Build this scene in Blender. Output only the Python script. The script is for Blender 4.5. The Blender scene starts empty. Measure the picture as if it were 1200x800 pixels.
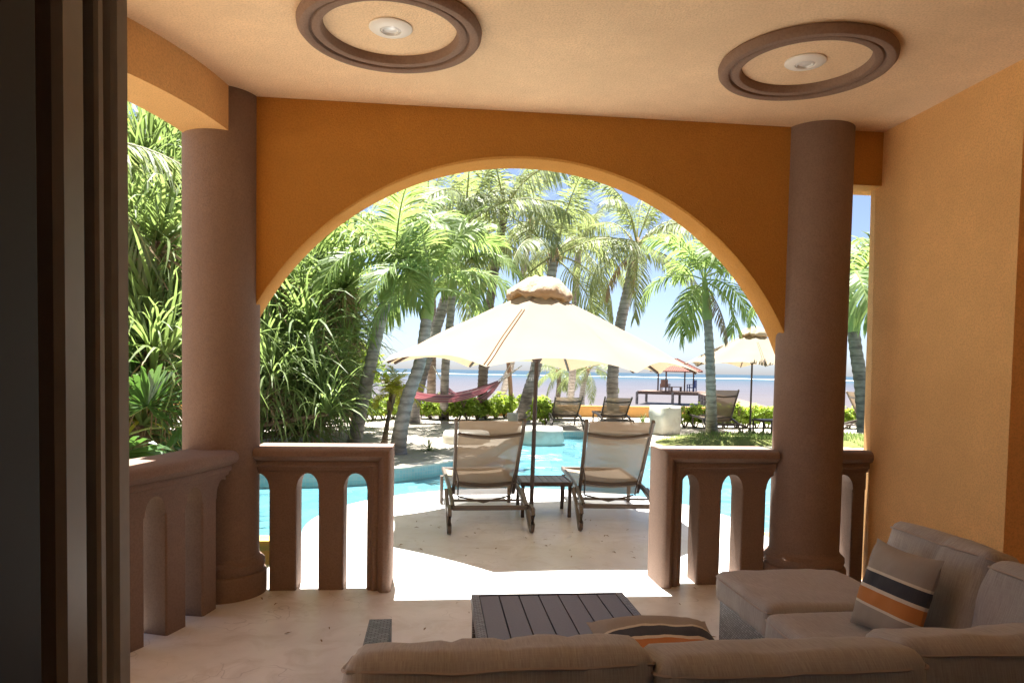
import bpy, math, random
from mathutils import Vector, Matrix
R = math.radians
sc = bpy.context.scene
C = sc.collection
# ------------------------------------------------------------------ camera
# world axes: x runs along the porch front (to the right), y runs out to the sea, z up. The photographer stands in the doorway.
FPX, PITCH, ROLL, YAW, EYE, HOR = 850.0, R(-2.5), R(1.05), R(6.2), 1.45, 434.0
PPY = HOR - FPX * math.tan(PITCH)
_f = Vector((math.sin(YAW) * math.cos(PITCH), math.cos(YAW) * math.cos(PITCH), math.sin(PITCH)))
_r0 = Vector((math.cos(YAW), -math.sin(YAW), 0)); _u0 = _r0.cross(_f)
_rt = _r0 * math.cos(ROLL) + _u0 * math.sin(ROLL); _up = -_r0 * math.sin(ROLL) + _u0 * math.cos(ROLL)
cd = bpy.data.cameras.new('camera'); cam = bpy.data.objects.new('camera', cd); C.objects.link(cam)
cd.sensor_fit = 'HORIZONTAL'; cd.sensor_width = 36; cd.lens = FPX / 1200 * 36
cd.shift_y = (PPY - 400) / 1200
cd.clip_start = 0.05; cd.clip_end = 20000
cam.matrix_world = Matrix(((_rt.x, _up.x, -_f.x, 0), (_rt.y, _up.y, -_f.y, 0), (_rt.z, _up.z, -_f.z, EYE), (0, 0, 0, 1)))
sc.camera = cam
HEAD = Vector((math.sin(YAW), math.cos(YAW), 0))
def at(x, y, D):
    """measured point in the place: a sight line and the distance ahead"""
    d = _f + _rt * ((x - 600) / FPX) + _up * ((PPY - y) / FPX)
    return Vector((0, 0, EYE)) + d * (D / d.dot(HEAD))
def onz(x, y, z):
    d = _f + _rt * ((x - 600) / FPX) + _up * ((PPY - y) / FPX)
    return Vector((0, 0, EYE)) + d * ((z - EYE) / d.z)
# ------------------------------------------------------------------ sky, sun, exposure
SUN = Vector((-0.035, 0.28, 1.0)).normalized()
w = bpy.data.worlds.new('World'); sc.world = w; w.use_nodes = True
nt = w.node_tree; nt.nodes.clear()
sky = nt.nodes.new('ShaderNodeTexSky'); sky.sky_type = 'NISHITA'; sky.sun_disc = False
sky.sun_elevation = math.asin(SUN.z); sky.sun_rotation = math.atan2(SUN.x, SUN.y)
sky.air_density = 0.46; sky.dust_density = 1.3; sky.ozone_density = 1.0
bg = nt.nodes.new('ShaderNodeBackground'); bg.inputs['Strength'].default_value = 0.05
wo = nt.nodes.new('ShaderNodeOutputWorld')
nt.links.new(sky.outputs[0], bg.inputs[0]); nt.links.new(bg.outputs[0], wo.inputs[0])
sl = bpy.data.lights.new('sun', 'SUN'); sl.energy = 5.0; sl.angle = R(0.5); sl.color = (1.0, 0.975, 0.935)
so = bpy.data.objects.new('sun', sl); C.objects.link(so)
so.rotation_euler = (-SUN).to_track_quat('-Z', 'Y').to_euler(); so.location = (0, 0, 30)
sc.view_settings.view_transform = 'Standard'; sc.view_settings.look = 'None'
sc.view_settings.exposure = 2.45; sc.view_settings.gamma = 1.0; sc.view_settings.use_curve_mapping = False
sc.render.engine = 'CYCLES'
cy = sc.cycles
cy.max_bounces = 12; cy.diffuse_bounces = 8; cy.glossy_bounces = 4; cy.transmission_bounces = 6; cy.transparent_max_bounces = 12
cy.sample_clamp_indirect = 20.0; cy.caustics_reflective = False; cy.caustics_refractive = True
try:
    cy.use_denoising = True; cy.denoiser = 'OPENIMAGEDENOISE'
except Exception: pass

# ------------------------------------------------------------------ materials
M = {}
class N:
    def __init__(s, name):
        s.m = bpy.data.materials.new(name); s.m.use_nodes = True; s.t = s.m.node_tree; s.t.nodes.clear()
        s.out = s.t.nodes.new('ShaderNodeOutputMaterial'); M[name] = s.m
    def n(s, typ, **kw):
        nd = s.t.nodes.new('ShaderNode' + typ)
        for k, v in kw.items():
            if k in nd.inputs: nd.inputs[k].default_value = v
            else: setattr(nd, k, v)
        return nd
    def l(s, a, b): s.t.links.new(a, b)
    def pos(s): return s.n('NewGeometry').outputs['Position']
    def uv(s): return s.n('TexCoord').outputs['UV']
    def obj(s): return s.n('TexCoord').outputs['Object']
    def noise(s, vec, scale, detail=4, rough=.55, dist=0):
        q = s.n('TexNoise', Scale=scale, Detail=detail, Roughness=rough, Distortion=dist); s.l(vec, q.inputs['Vector']); return q.outputs['Fac']
    def ramp(s, fac, stops, interp='LINEAR'):
        q = s.n('ValToRGB'); s.l(fac, q.inputs[0]); e = q.color_ramp.elements; q.color_ramp.interpolation = interp
        while len(e) < len(stops): e.new(.5)
        for i, (p, c) in enumerate(stops):
            e[i].position = p; e[i].color = (*c, 1) if len(c) == 3 else c
        return q.outputs[0]
    def mix(s, fac, a, b, mode='MIX'):
        q = s.n('Mix', data_type='RGBA', blend_type=mode)
        for i, v in ((0, fac), (6, a), (7, b)):
            if hasattr(v, 'is_output'): s.l(v, q.inputs[i])
            else: q.inputs[i].default_value = v if i == 0 else (*v, 1)
        return q.outputs[2]
    def math(s, op, a, b=0.5, c=None):
        q = s.n('Math', operation=op)
        for i, v in enumerate((a, b) if c is None else (a, b, c)):
            if hasattr(v, 'is_output'): s.l(v, q.inputs[i])
            else: q.inputs[i].default_value = v
        return q.outputs[0]
    def bump(s, h, strength=.3, dist=.01, prev=None):
        q = s.n('Bump', Strength=strength, Distance=dist); s.l(h, q.inputs['Height'])
        if prev: s.l(prev, q.inputs['Normal'])
        return q.outputs[0]
    def mapping(s, vec, scale=(1, 1, 1), rot=(0, 0, 0)):
        q = s.n('Mapping'); s.l(vec, q.inputs[0]); q.inputs['Scale'].default_value = scale; q.inputs['Rotation'].default_value = rot; return q.outputs[0]
    def bsdf(s, color, rough=.8, spec=.3, normal=None, metal=0, trans=None, alpha=None, sheen=0):
        p = s.n('BsdfPrincipled', Roughness=rough, Metallic=metal); p.inputs['Specular IOR Level'].default_value = spec
        if sheen: p.inputs['Sheen Weight'].default_value = sheen
        if hasattr(color, 'is_output'): s.l(color, p.inputs['Base Color'])
        else: p.inputs['Base Color'].default_value = (*color, 1)
        if normal: s.l(normal, p.inputs['Normal'])
        o = p.outputs[0]
        if trans:   # thin leaf / cloth: part of the light passes through
            amt, tc = trans
            t = s.n('BsdfTranslucent')
            if hasattr(tc, 'is_output'): s.l(tc, t.inputs[0])
            else: t.inputs[0].default_value = (*tc, 1)
            x = s.n('MixShader'); x.inputs[0].default_value = amt; s.l(o, x.inputs[1]); s.l(t.outputs[0], x.inputs[2]); o = x.outputs[0]
        if alpha is not None:   # open mesh weave
            t = s.n('BsdfTransparent'); x = s.n('MixShader')
            if hasattr(alpha, 'is_output'): s.l(alpha, x.inputs[0])
            else: x.inputs[0].default_value = alpha
            s.l(t.outputs[0], x.inputs[1]); s.l(o, x.inputs[2]); o = x.outputs[0]
        s.l(o, s.out.inputs['Surface']); return s.m

def sc3(c, k): return tuple(min(1, v * k) for v in c)
def stucco(name, col, amt=.10, bs=.6, fine=130):
    a = N(name); p = a.pos()
    big = a.noise(p, 1.3, 3); mid = a.noise(p, 9, 5); fn = a.noise(p, fine, 3, .6)
    c = a.mix(a.ramp(big, [(.3, (0, 0, 0)), (.7, (1, 1, 1))]), sc3(col, 1 - amt), sc3(col, 1 + amt))
    c = a.mix(a.ramp(mid, [(.35, (0, 0, 0)), (.75, (.5, .5, .5))]), c, sc3(col, .86))
    gr = a.noise(p, 95, 2, .5); c = a.mix(a.ramp(gr, [(.42, (0, 0, 0)), (.66, (.55, .55, .55))]), c, sc3(col, .72)); c = a.mix(a.ramp(a.noise(p, .55, 6, .7, .8), [(.56, (0, 0, 0)), (.72, (.35, .35, .35))]), c, sc3(col, .74))
    b = a.bump(fn, bs, .008); b = a.bump(mid, .25, .014, b)
    a.bsdf(c, .88, .2, b)
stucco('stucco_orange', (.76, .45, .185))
stucco('stucco_ceiling', (.87, .635, .395))
stucco('stucco_brown', (.23, .158, .12), .08, .3, 140)
stucco('stucco_moulding', (.25, .165, .12), .08, .35, 140)
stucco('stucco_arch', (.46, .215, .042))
stucco('stucco_garden', (.62, .33, .11), .15)
stucco('plaster_room', (.75, .70, .62), .05, .1)
def limestone(name, col, stain=.55):
    a = N(name); p = a.pos()
    n1 = a.noise(p, .9, 5, .6, .6); n2 = a.noise(p, 4.5, 6, .65, .8); n3 = a.noise(p, 28, 4, .7)
    c = a.mix(a.ramp(n1, [(.35, (0, 0, 0)), (.65, (1, 1, 1))]), sc3(col, .84), sc3(col, 1.08))
    c = a.mix(a.ramp(n2, [(.48, (0, 0, 0)), (.66, (.6, .6, .6)), (.8, (.2, .2, .2))]), c, (col[0] * .74, col[1] * .70, col[2] * .64))
    c = a.mix(a.ramp(n3, [(.66, (0, 0, 0)), (.74, (.8, .8, .8))]), c, sc3(col, stain))
    v = a.n('TexVoronoi', feature='DISTANCE_TO_EDGE', Scale=2.2); wp = a.n('VectorMath', operation='ADD'); a.l(p, wp.inputs[0])
    nz = a.n('TexNoise', Scale=3.0); a.l(p, nz.inputs['Vector']); a.l(nz.outputs['Color'], wp.inputs[1]); a.l(wp.outputs[0], v.inputs['Vector'])
    crack = a.ramp(v.outputs['Distance'], [(0, (1, 1, 1)), (.012, (0, 0, 0))])
    gate = a.math('MULTIPLY', crack, a.ramp(n1, [(.5, (0, 0, 0)), (.6, (.6, .6, .6))]))
    c = a.mix(gate, c, sc3(col, .5))
    b = a.bump(n3, .25, .004); b = a.bump(n2, .2, .01, b)
    rr = a.ramp(n1, [(.3, (.5, .5, .5)), (.7, (.8, .8, .8))])
    q = a.bsdf(c, .36, .6, b)
limestone('limestone', (.72, .71, .695))
limestone('coping_stone', (.60, .54, .44))
limestone('white_stone', (.62, .60, .52), .6)
def simple(name, col, rough=.6, spec=.4, metal=0, nscale=30, amt=.1, bump=.0, trans=None, alpha=None):
    a = N(name); p = a.obj(); f = a.noise(p, nscale, 4)
    c = a.mix(f, sc3(col, 1 - amt), sc3(col, 1 + amt))
    b = a.bump(f, bump, .005) if bump else None
    a.bsdf(c, rough, spec, b, metal, trans, alpha)
simple('bronze_metal', (.095, .072, .055), .45, .5, 0, 60, .08)
simple('dark_metal', (.055, .038, .03), .5, .4, 0, 60, .1)
simple('door_bronze', (.32, .26, .2), .55, .3, 0, 40, .12)
simple('door_tan', (.26, .20, .145), .4, .5, 0, 40, .1)
simple('door_dark', (.018, .013, .01), .6, .3)
simple('door_gap_black', (.02, .018, .016), .6, .3)
simple('slat_dark', (.15, .15, .185), .5, .4, 0, 80, .15, .1)
simple('light_white', (.78, .74, .66), .4, .5, 0, 20, .05)
simple('lens_glass', (.7, .7, .68), .15, .6)
simple('pier_wood', (.16, .11, .085), .8, .2, 0, 12, .3)
simple('roof_tile', (.20, .085, .065), .8, .2, 0, 25, .25)
simple('blue_plastic', (.03, .06, .2), .5, .4)
simple('rope', (.55, .5, .42), .9, .1)
simple('post_wood', (.33, .20, .14), .85, .15, 0, 18, .25, .3)
simple('seam_dark', (.16, .09, .05), .9, .1)
simple('rib_bronze', (.07, .045, .035), .5, .4)
# cloths
a = N('canopy_cloth'); p = a.obj(); f = a.noise(p, 3, 4); wv = a.noise(p, 400, 2)
c = a.mix(f, (.235, .193, .148), (.28, .233, .182)); a.bsdf(c, .9, .1, a.bump(wv, .1, .002), trans=(.25, (.42, .31, .18)))
a = N('vent_cloth'); p = a.obj(); f = a.noise(p, 6, 4); c = a.mix(f, (.46, .37, .26), (.56, .46, .33)); a.bsdf(c, .9, .1, a.bump(a.noise(p, 14, 5, .6, 1.5), .6, .03), trans=(.3, (.5, .34, .17)))
a = N('sling_cloth'); p = a.uv(); f = a.noise(a.obj(), 4, 3)
c = a.mix(f, (.27, .205, .14), (.33, .25, .175))
br = a.noise(a.mapping(p, (3, 500, 1)), 1, 2, .5)
a.bsdf(c, .75, .2, a.bump(br, .2, .002), trans=(.16, (.3, .21, .12)), alpha=.88)
def weave(name, col, dark, k=1.0):
    a = N(name); p = a.uv()
    n1 = a.noise(a.mapping(p, (260 * k, 14 * k, 1)), 1, 3, .6); n2 = a.noise(a.mapping(p, (16, 240, 1)), 1, 3, .6); n3 = a.noise(a.obj(), 5, 3)
    c = a.mix(a.ramp(n1, [(.3, (0, 0, 0)), (.72, (1, 1, 1))]), dark, col)
    c = a.mix(a.ramp(n2, [(.45, (0, 0, 0)), (.8, (.3, .3, .3))]), c, sc3(col, 1.2))
    c = a.mix(a.ramp(n3, [(.4, (0, 0, 0)), (.7, (.25, .25, .25))]), c, dark)
    fn = a.noise(a.mapping(p, (700, 700, 1)), 1, 2)
    b = a.bump(fn, .35, .002); b = a.bump(n3, .25, .02, b)
    a.bsdf(c, .9, .15, b, sheen=.15)
weave('cushion_cloth', (.455, .43, .405), (.305, .28, .26))
weave('piping_cloth', (.42, .36, .32), (.34, .285, .245))
a = N('pillow_stripe'); p = a.uv(); sp = a.n('SeparateXYZ'); a.l(p, sp.inputs[0])
c = a.ramp(sp.outputs['Y'], [(0, (.33, .29, .25)), (.27, (.66, .60, .5)), (.30, (.50, .19, .045)), (.45, (.66, .60, .5)), (.49, (.035, .04, .055)), (.64, (.66, .60, .5)), (.67, (.33, .29, .25))], 'CONSTANT')
fn = a.noise(a.mapping(p, (200, 200, 1)), 1, 2); fz = a.noise(a.mapping(p, (90, 8, 1)), 1, 3)
c = a.mix(a.ramp(fz, [(.3, (0, 0, 0)), (.8, (.35, .35, .35))]), c, (.2, .17, .14), 'MULTIPLY') if False else a.mix(a.math('MULTIPLY', fz, .25), c, (.15, .13, .11))
a.bsdf(c, .9, .15, a.bump(fn, .3, .002), sheen=.1)
# woven wicker: uv in metres
a = N('wicker'); p = a.uv()
b1 = a.n('TexBrick', offset=.5, Scale=1.0); a.l(p, b1.inputs['Vector'])
b1.inputs['Color1'].default_value = (.10, .095, .11, 1); b1.inputs['Color2'].default_value = (.22, .215, .235, 1); b1.inputs['Mortar'].default_value = (.012, .01, .009, 1)
b1.inputs['Mortar Size'].default_value = .0022; b1.inputs['Mortar Smooth'].default_value = .6; b1.inputs['Brick Width'].default_value = .022; b1.inputs['Row Height'].default_value = .011
a.bsdf(b1.outputs['Color'], .45, .5, a.bump(b1.outputs['Fac'], -.9, .006))
# pool mosaic: uv in metres
a = N('pool_mosaic'); p = a.uv()
b1 = a.n('TexBrick', offset=0., Scale=1.0); a.l(p, b1.inputs['Vector'])
b1.inputs['Color1'].default_value = (.20, .37, .39, 1); b1.inputs['Color2'].default_value = (.34, .45, .43, 1); b1.inputs['Mortar'].default_value = (.42, .42, .38, 1)
b1.inputs['Mortar Size'].default_value = .004; b1.inputs['Brick Width'].default_value = .05; b1.inputs['Row Height'].default_value = .05
f = a.noise(a.pos(), 2.5, 4); c = a.mix(a.ramp(f, [(.35, (0, 0, 0)), (.75, (.6, .6, .6))]), b1.outputs['Color'], (.36, .40, .36)); a.bsdf(c, .35, .4)
a = N('pool_floor'); p = a.pos(); f = a.noise(p, .7, 3); v = a.n('TexVoronoi', Scale=2.6, feature='SMOOTH_F1'); a.l(p, v.inputs['Vector'])
c = a.mix(f, (.14, .34, .40), (.20, .41, .46)); a.bsdf(c, .6, .2)
# water: clear tinted sheet with fresnel reflection and ripples
a = N('pool_water'); gl = a.n('BsdfRefraction', IOR=1.33, Roughness=0.0); gl.inputs['Color'].default_value = (.86, .97, .98, 1)
gs = a.n('BsdfGlossy', Roughness=.02); fr = a.n('Fresnel', IOR=1.33); x = a.n('MixShader')
a.l(fr.outputs[0], x.inputs[0]); a.l(gl.outputs[0], x.inputs[1]); a.l(gs.outputs[0], x.inputs[2]); a.l(x.outputs[0], a.out.inputs['Surface'])
# sea
a = N('sea_water'); p = a.pos(); sp = a.n('SeparateXYZ'); a.l(p, sp.inputs[0])
far = a.math('MULTIPLY', sp.outputs['Y'], 1 / 600.)
nb = a.noise(a.mapping(p, (.012, .05, .05)), 1, 4, .6)
far = a.math('ADD', far, a.math('MULTIPLY', a.math('SUBTRACT', nb, .5), .12))
c = a.ramp(far, [(.08, (.088, .072, .066)), (.18, (.068, .062, .068)), (.36, (.045, .055, .07)), (.62, (.014, .05, .068)), (.95, (.006, .032, .052))])
n1 = a.noise(a.mapping(p, (.35, 1.0, 1)), .55, 5, .65, .5); n2 = a.noise(a.mapping(p, (.1, .35, 1)), .25, 4, .6)
c = a.mix(a.ramp(n1, [(.45, (0, 0, 0)), (.7, (.45, .45, .45))]), c, (.098, .095, .105))
b = a.bump(n1, .7, .25); b = a.bump(n2, .5, .6, b); a.bsdf(c, .45, .12, b)
simple('surf_foam', (.5, .52, .54), .8, .2, 0, .3, .1)
# ground
def ground(name, c1, c2, c3, s=1.0):
    a = N(name); p = a.pos(); n1 = a.noise(p, 1.2 * s, 5, .6); n2 = a.noise(p, 14 * s, 5, .7); n3 = a.noise(p, 60 * s, 3, .7)
    c = a.mix(a.ramp(n1, [(.35, (0, 0, 0)), (.65, (1, 1, 1))]), c1, c2); c = a.mix(a.ramp(n2, [(.52, (0, 0, 0)), (.68, (.8, .8, .8))]), c, c3)
    b = a.bump(n2, .5, .05); b = a.bump(n3, .4, .015, b); a.bsdf(c, .95, .1, b)
ground('sand', (.36, .32, .27), (.42, .38, .32), (.27, .23, .185))
ground('beach_sand', (.46, .37, .29), (.52, .43, .35), (.36, .27, .2), .4)
ground('soil', (.34, .28, .21), (.44, .37, .28), (.16, .12, .08), 2)
ground('lawn', (.13, .15, .045), (.17, .18, .06), (.22, .19, .09), 2)
# plants
def leafmat(name, c1, c2, tc, amt=.42, rough=.45, spec=.35):
    a = N(name); p = a.pos(); oi = a.n('ObjectInfo').outputs['Random']; f = a.noise(p, 3.0, 3)
    k = a.math('ADD', a.math('MULTIPLY', oi, .5), a.math('MULTIPLY', f, .5))
    c = a.mix(k, c1, c2); t = a.mix(k, tc, sc3(tc, .7)); a.bsdf(c, rough, spec, trans=(amt, t))
leafmat('leaf_coconut', (.13, .165, .08), (.205, .228, .125), (.36, .43, .14), .44, .5, .3)
leafmat('leaf_feather', (.125, .19, .06), (.20, .262, .09), (.35, .47, .13), .47, .5, .28)
leafmat('leaf_strap', (.095, .15, .045), (.19, .235, .085), (.32, .44, .12), .45, .5, .3)
leafmat('leaf_yellow', (.34, .35, .04), (.42, .40, .06), (.7, .65, .08), .5)
leafmat('leaf_fan', (.035, .085, .025), (.06, .12, .03), (.12, .24, .04), .35, .35, .5)
leafmat('leaf_hedge', (.20, .30, .04), (.30, .40, .07), (.55, .68, .08), .48, .5, .3)
leafmat('leaf_dead', (.24, .17, .10), (.33, .25, .16), (.3, .2, .1), .2, .8, .1)
leafmat('rachis', (.22, .24, .08), (.28, .27, .11), (.3, .3, .1), .1, .5, .3)
leafmat('crownshaft', (.20, .27, .08), (.26, .32, .11), (.3, .4, .1), .08, .4, .4)
def bark(name, c1, c2, c3):
    a = N(name); p = a.obj(); n1 = a.noise(a.mapping(p, (5, 5, 16)), 1, 5, .65); n2 = a.noise(p, 3, 4)
    c = a.mix(a.ramp(n1, [(.35, (0, 0, 0)), (.62, (1, 1, 1))]), c1, c2); c = a.mix(a.ramp(n2, [(.45, (0, 0, 0)), (.7, (.8, .8, .8))]), c, c3)
    wv = a.n('TexWave', wave_type='BANDS', bands_direction='Z', Scale=2.3, Distortion=2.5, Detail=3.0); wv.inputs['Detail Scale'].default_value = 1.5; a.l(p, wv.inputs['Vector']); c = a.mix(a.ramp(wv.outputs['Fac'], [(.05, (.42, .42, .42)), (.3, (0, 0, 0))]), c, sc3(c1, .55))
    a.bsdf(c, .9, .15, a.bump(n1, .6, .02))
bark('bark_grey', (.17, .15, .135), (.34, .31, .28), (.40, .385, .36))
bark('bark_brown', (.10, .075, .06), (.24, .19, .15), (.29, .25, .21))
bark('stem_brown', (.10, .07, .045), (.2, .15, .1), (.17, .14, .1))
a = N('hammock_cloth'); p = a.uv(); sp = a.n('SeparateXYZ'); a.l(p, sp.inputs[0])
st = a.math('FRACT', a.math('MULTIPLY', sp.outputs['Y'], 5.0))
c = a.ramp(st, [(0, (.24, .10, .12)), (.25, (.40, .31, .31)), (.42, (.15, .10, .14)), (.62, (.28, .14, .16)), (.8, (.42, .34, .34))], 'CONSTANT'); a.bsdf(c, .9, .1, trans=(.2, (.4, .1, .12)))

# ------------------------------------------------------------------ mesh builder
class MB:
    def __init__(s): s.v = []; s.f = []; s.uv = []; s.mi = []; s.cm = 0
    def face(s, idx, uv=None):
        s.f.append(tuple(idx)); s.uv.append(uv or [(0, 0)] * len(idx)); s.mi.append(s.cm)
    def box(s, x0, x1, y0, y1, z0, z1, m=None):
        b = len(s.v); P = [(x, y, z) for z in (z0, z1) for y in (y0, y1) for x in (x0, x1)]
        s.v += [tuple(m @ Vector(q)) for q in P] if m else P
        for q, ax in (((0, 2, 3, 1), 2), ((4, 5, 7, 6), 2), ((0, 1, 5, 4), 1), ((2, 6, 7, 3), 1), ((0, 4, 6, 2), 0), ((1, 3, 7, 5), 0)):
            uv = []
            for i in q:
                c = P[i]; uv.append({2: (c[0], c[1]), 1: (c[0], c[2]), 0: (c[1], c[2])}[ax])
            s.face([b + i for i in q], uv)
        return s
    def rings(s, rings, closed=True, cap0=True, cap1=True):
        """stack of rings (equal length point lists)"""
        b = len(s.v); n = len(rings[0])
        for r in rings: s.v += [tuple(q) for q in r]
        m = n if closed else n - 1
        for j in range(len(rings) - 1):
            for i in range(m):
                k = (i + 1) % n
                s.face((b + j * n + i, b + j * n + k, b + (j + 1) * n + k, b + (j + 1) * n + i), [(i / n, j), (((i + 1) / n), j), (((i + 1) / n), j + 1), (i / n, j + 1)])
        if closed and cap0: s.face([b + i for i in range(n)][::-1])
        if closed and cap1: s.face([b + (len(rings) - 1) * n + i for i in range(n)])
        return s
    def lathe(s, prof, n=48, cx=0, cy=0, caps=True):
        return s.rings([[(cx + r * math.cos(2 * math.pi * i / n), cy + r * math.sin(2 * math.pi * i / n), z) for i in range(n)] for r, z in prof], True, caps, caps)
    def ringlathe(s, prof, n=64, cx=0, cy=0):
        """closed profile turned into a torus-like ring"""
        b = len(s.v); k = len(prof)
        for i in range(n):
            a = 2 * math.pi * i / n
            s.v += [(cx + r * math.cos(a), cy + r * math.sin(a), z) for r, z in prof]
        for i in range(n):
            for j in range(k):
                q = (i + 1) % n; t = (j + 1) % k
                s.face((b + i * k + j, b + q * k + j, b + q * k + t, b + i * k + t))
        return s
    def sweep(s, path, sect, up=(0, 0, 1), cap=True):
        """sect: list of (a,b) offsets along side and up vectors"""
        P = [Vector(p) for p in path]; rs = []; L = 0; upv = Vector(up)
        for i, p in enumerate(P):
            t = (P[min(i + 1, len(P) - 1)] - P[max(i - 1, 0)]).normalized()
            sd = t.cross(upv)
            if sd.length < 1e-4: sd = t.cross(Vector((1, 0, 0)))
            sd.normalize(); u = sd.cross(t)
            k = 1.0
            if 0 < i < len(P) - 1:
                d = (P[i] - P[i - 1]).normalized().dot((P[i + 1] - P[i]).normalized()); k = 1 / math.sqrt(max(.3, (1 + d) / 2))
            rs.append([p + sd * a_ + u * b_ * (k if abs(t.z) < .98 else 1) for a_, b_ in sect])
        return s.rings(rs, True, cap, cap)
    def beam(s, path, wd, ht, up=(0, 0, 1)):
        a, b = wd / 2, ht / 2; e = min(a, b) * .35
        return s.sweep(path, [(-a, -b + e), (-a + e, -b), (a - e, -b), (a, -b + e), (a, b - e), (a - e, b), (-a + e, b), (-a, b - e)], up)
    def tube(s, path, rad, n=8, up=(0, 0, 1)):
        P = [Vector(p) for p in path]; rs = []
        for i, p in enumerate(P):
            r = rad[i] if isinstance(rad, (list, tuple)) else rad
            t = (P[min(i + 1, len(P) - 1)] - P[max(i - 1, 0)]).normalized(); sd = t.cross(Vector((.13, 1, .07)) if abs(t.z) > .7 else Vector(up)).normalized(); u = sd.cross(t)
            rs.append([p + sd * (r * math.cos(2 * math.pi * k / n)) + u * (r * math.sin(2 * math.pi * k / n)) for k in range(n)])
        return s.rings(rs)
    def strip(s, pts, wid, wvec):
        """ribbon through pts; wid list; wvec a vector or list of vectors"""
        b = len(s.v); n = len(pts)
        for i, p in enumerate(pts):
            wv = wvec[i] if isinstance(wvec, list) else wvec; h = wv * (wid[i] * .5)
            s.v += [tuple(p - h), tuple(p + h)]
        for i in range(n - 1):
            s.face((b + 2 * i, b + 2 * i + 1, b + 2 * i + 3, b + 2 * i + 2), [(0, i), (1, i), (1, i + 1), (0, i + 1)])
        return s
    def mesh(s, name, mats, smooth=True):
        me = bpy.data.meshes.new(name); me.from_pydata(s.v, [], s.f)
        for m in (mats if isinstance(mats, (list, tuple)) else [mats]): me.materials.append(M[m])
        ul = me.uv_layers.new(name='UVMap'); flat = [c for f in s.uv for q in f for c in q]
        ul.data.foreach_set('uv', flat)
        me.polygons.foreach_set('material_index', s.mi)
        me.polygons.foreach_set('use_smooth', [bool(smooth)] * len(s.f))
        me.update()
        if smooth and smooth != 'all':
            try: me.set_sharp_from_angle(angle=R(38))
            except Exception: pass
        return me
    def build(s, name, mats, parent=None, loc=None, smooth=True):
        return link(name, s.mesh(name, mats, smooth), parent, loc)
def link(name, me, parent=None, loc=None, rot=None, scale=None):
    o = bpy.data.objects.new(name, me); C.objects.link(o); o.parent = parent
    if loc is not None: o.location = loc
    if rot is not None: o.rotation_euler = rot
    if scale is not None: o.scale = (scale,) * 3 if isinstance(scale, (int, float)) else scale
    return o
def tag(o, label, cat, group=None):
    o['label'] = label; o['category'] = cat
    if group: o['group'] = group
    return o
def thing(name, label, cat, loc=(0, 0, 0), rz=0, group=None):
    o = bpy.data.objects.new(name, None); o.empty_display_size = .1; C.objects.link(o); o.location = loc; o.rotation_euler = (0, 0, rz)
    return tag(o, label, cat, group)
def kind(o, k): o['kind'] = k; return o
def dup(root, loc, rz, label, group=None):
    r = root.copy(); C.objects.link(r); r.location = loc; r.rotation_euler = (0, 0, rz); r['label'] = label
    if group: r['group'] = group
    for ch in list(root.children):
        c = ch.copy(); C.objects.link(c); c.parent = r
        for g in list(ch.children):
            d = g.copy(); C.objects.link(d); d.parent = c
    return r
def B(*a, **k): return MB().box(*a, **k)
CEIL = 3.117

# ================================================================== THE PORCH
AF, AB, BF = 4.725, 4.985, 4.77          # arch wall front and back, balustrade front
COLS = ((-1.338, 4.78), (2.59, 4.78)); CR = .23
WU = 3.03                   # side wall plane
def arc_pts(n=48, smax=2.6, s0=0.0):
    """curved open side of the porch: inner face line, (s, x, y, nx, ny)"""
    out = []; x, y, s = -1.23, 4.80, 0.0; ds = .01; nxt = s0; step = (smax - s0) / n
    while s <= smax + 1e-6:
        ph = .052 + .38 * s
        if s >= nxt - 1e-6: out.append((s, x, y, -math.cos(ph), math.sin(ph))); nxt += step
        x -= math.sin(ph) * ds; y -= math.cos(ph) * ds; s += ds
    return out
ARC = arc_pts(260)
def arcF(s, d, z):
    i = min(max(s / .01, 0), len(ARC) - 1.001); k = int(i); f = i - k; a, b = ARC[k], ARC[k + 1]
    return (a[1] + (b[1] - a[1]) * f + a[3] * d, a[2] + (b[2] - a[2]) * f + a[4] * d, z)
# floor: porch slab with the round terrace that juts into the pool
def slab(name, outline, z0, z1, mat):
    mb = MB(); n = len(outline)
    mb.v = [(x, y, z0) for x, y in outline] + [(x, y, z1) for x, y in outline]
    mb.face(range(n, 2 * n), [(x, y) for x, y in outline]); mb.face(list(range(n))[::-1], [(x, y) for x, y in outline][::-1]); L = 0
    for i in range(n):
        k = (i + 1) % n; d = math.dist(outline[i], outline[k])
        mb.face((i, k, n + k, n + i), [(L, z0), (L + d, z0), (L + d, z1), (L, z1)]); L += d
    return mb.build(name, mat, smooth=False)
TC, TR = (.95, 6.75), 2.1
pen = [(TC[0] + TR * math.cos(a), TC[1] + TR * math.sin(a)) for a in [R(-12 + 204 * i / 60) for i in range(61)]]
outl = [(-3.3, -5.2), (4.2, -5.2), (4.2, 5.12), (3.05, 5.12)] + pen + [(-1.18, 5.12)]
outl += [arcF(s * .2, .24, 0)[:2] for s in range(2, 14)] + [(-3.3, 2.2)]
kind(slab('floor', outl, -.6, 0, 'limestone'), 'structure')
# ceiling slab with the eave beyond the arch
kind(slab('ceiling', [(5.2, .70), (5.2, 5.413), (-1.66, 5.413), (-1.66, 4.78)] + [arcF(.1 + s * .2, .288, 0)[:2] for s in range(0, 13)] + [(-3.4, 2.3), (-3.4, .70)], CEIL, CEIL + .3, 'stucco_ceiling'), 'structure')
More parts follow.
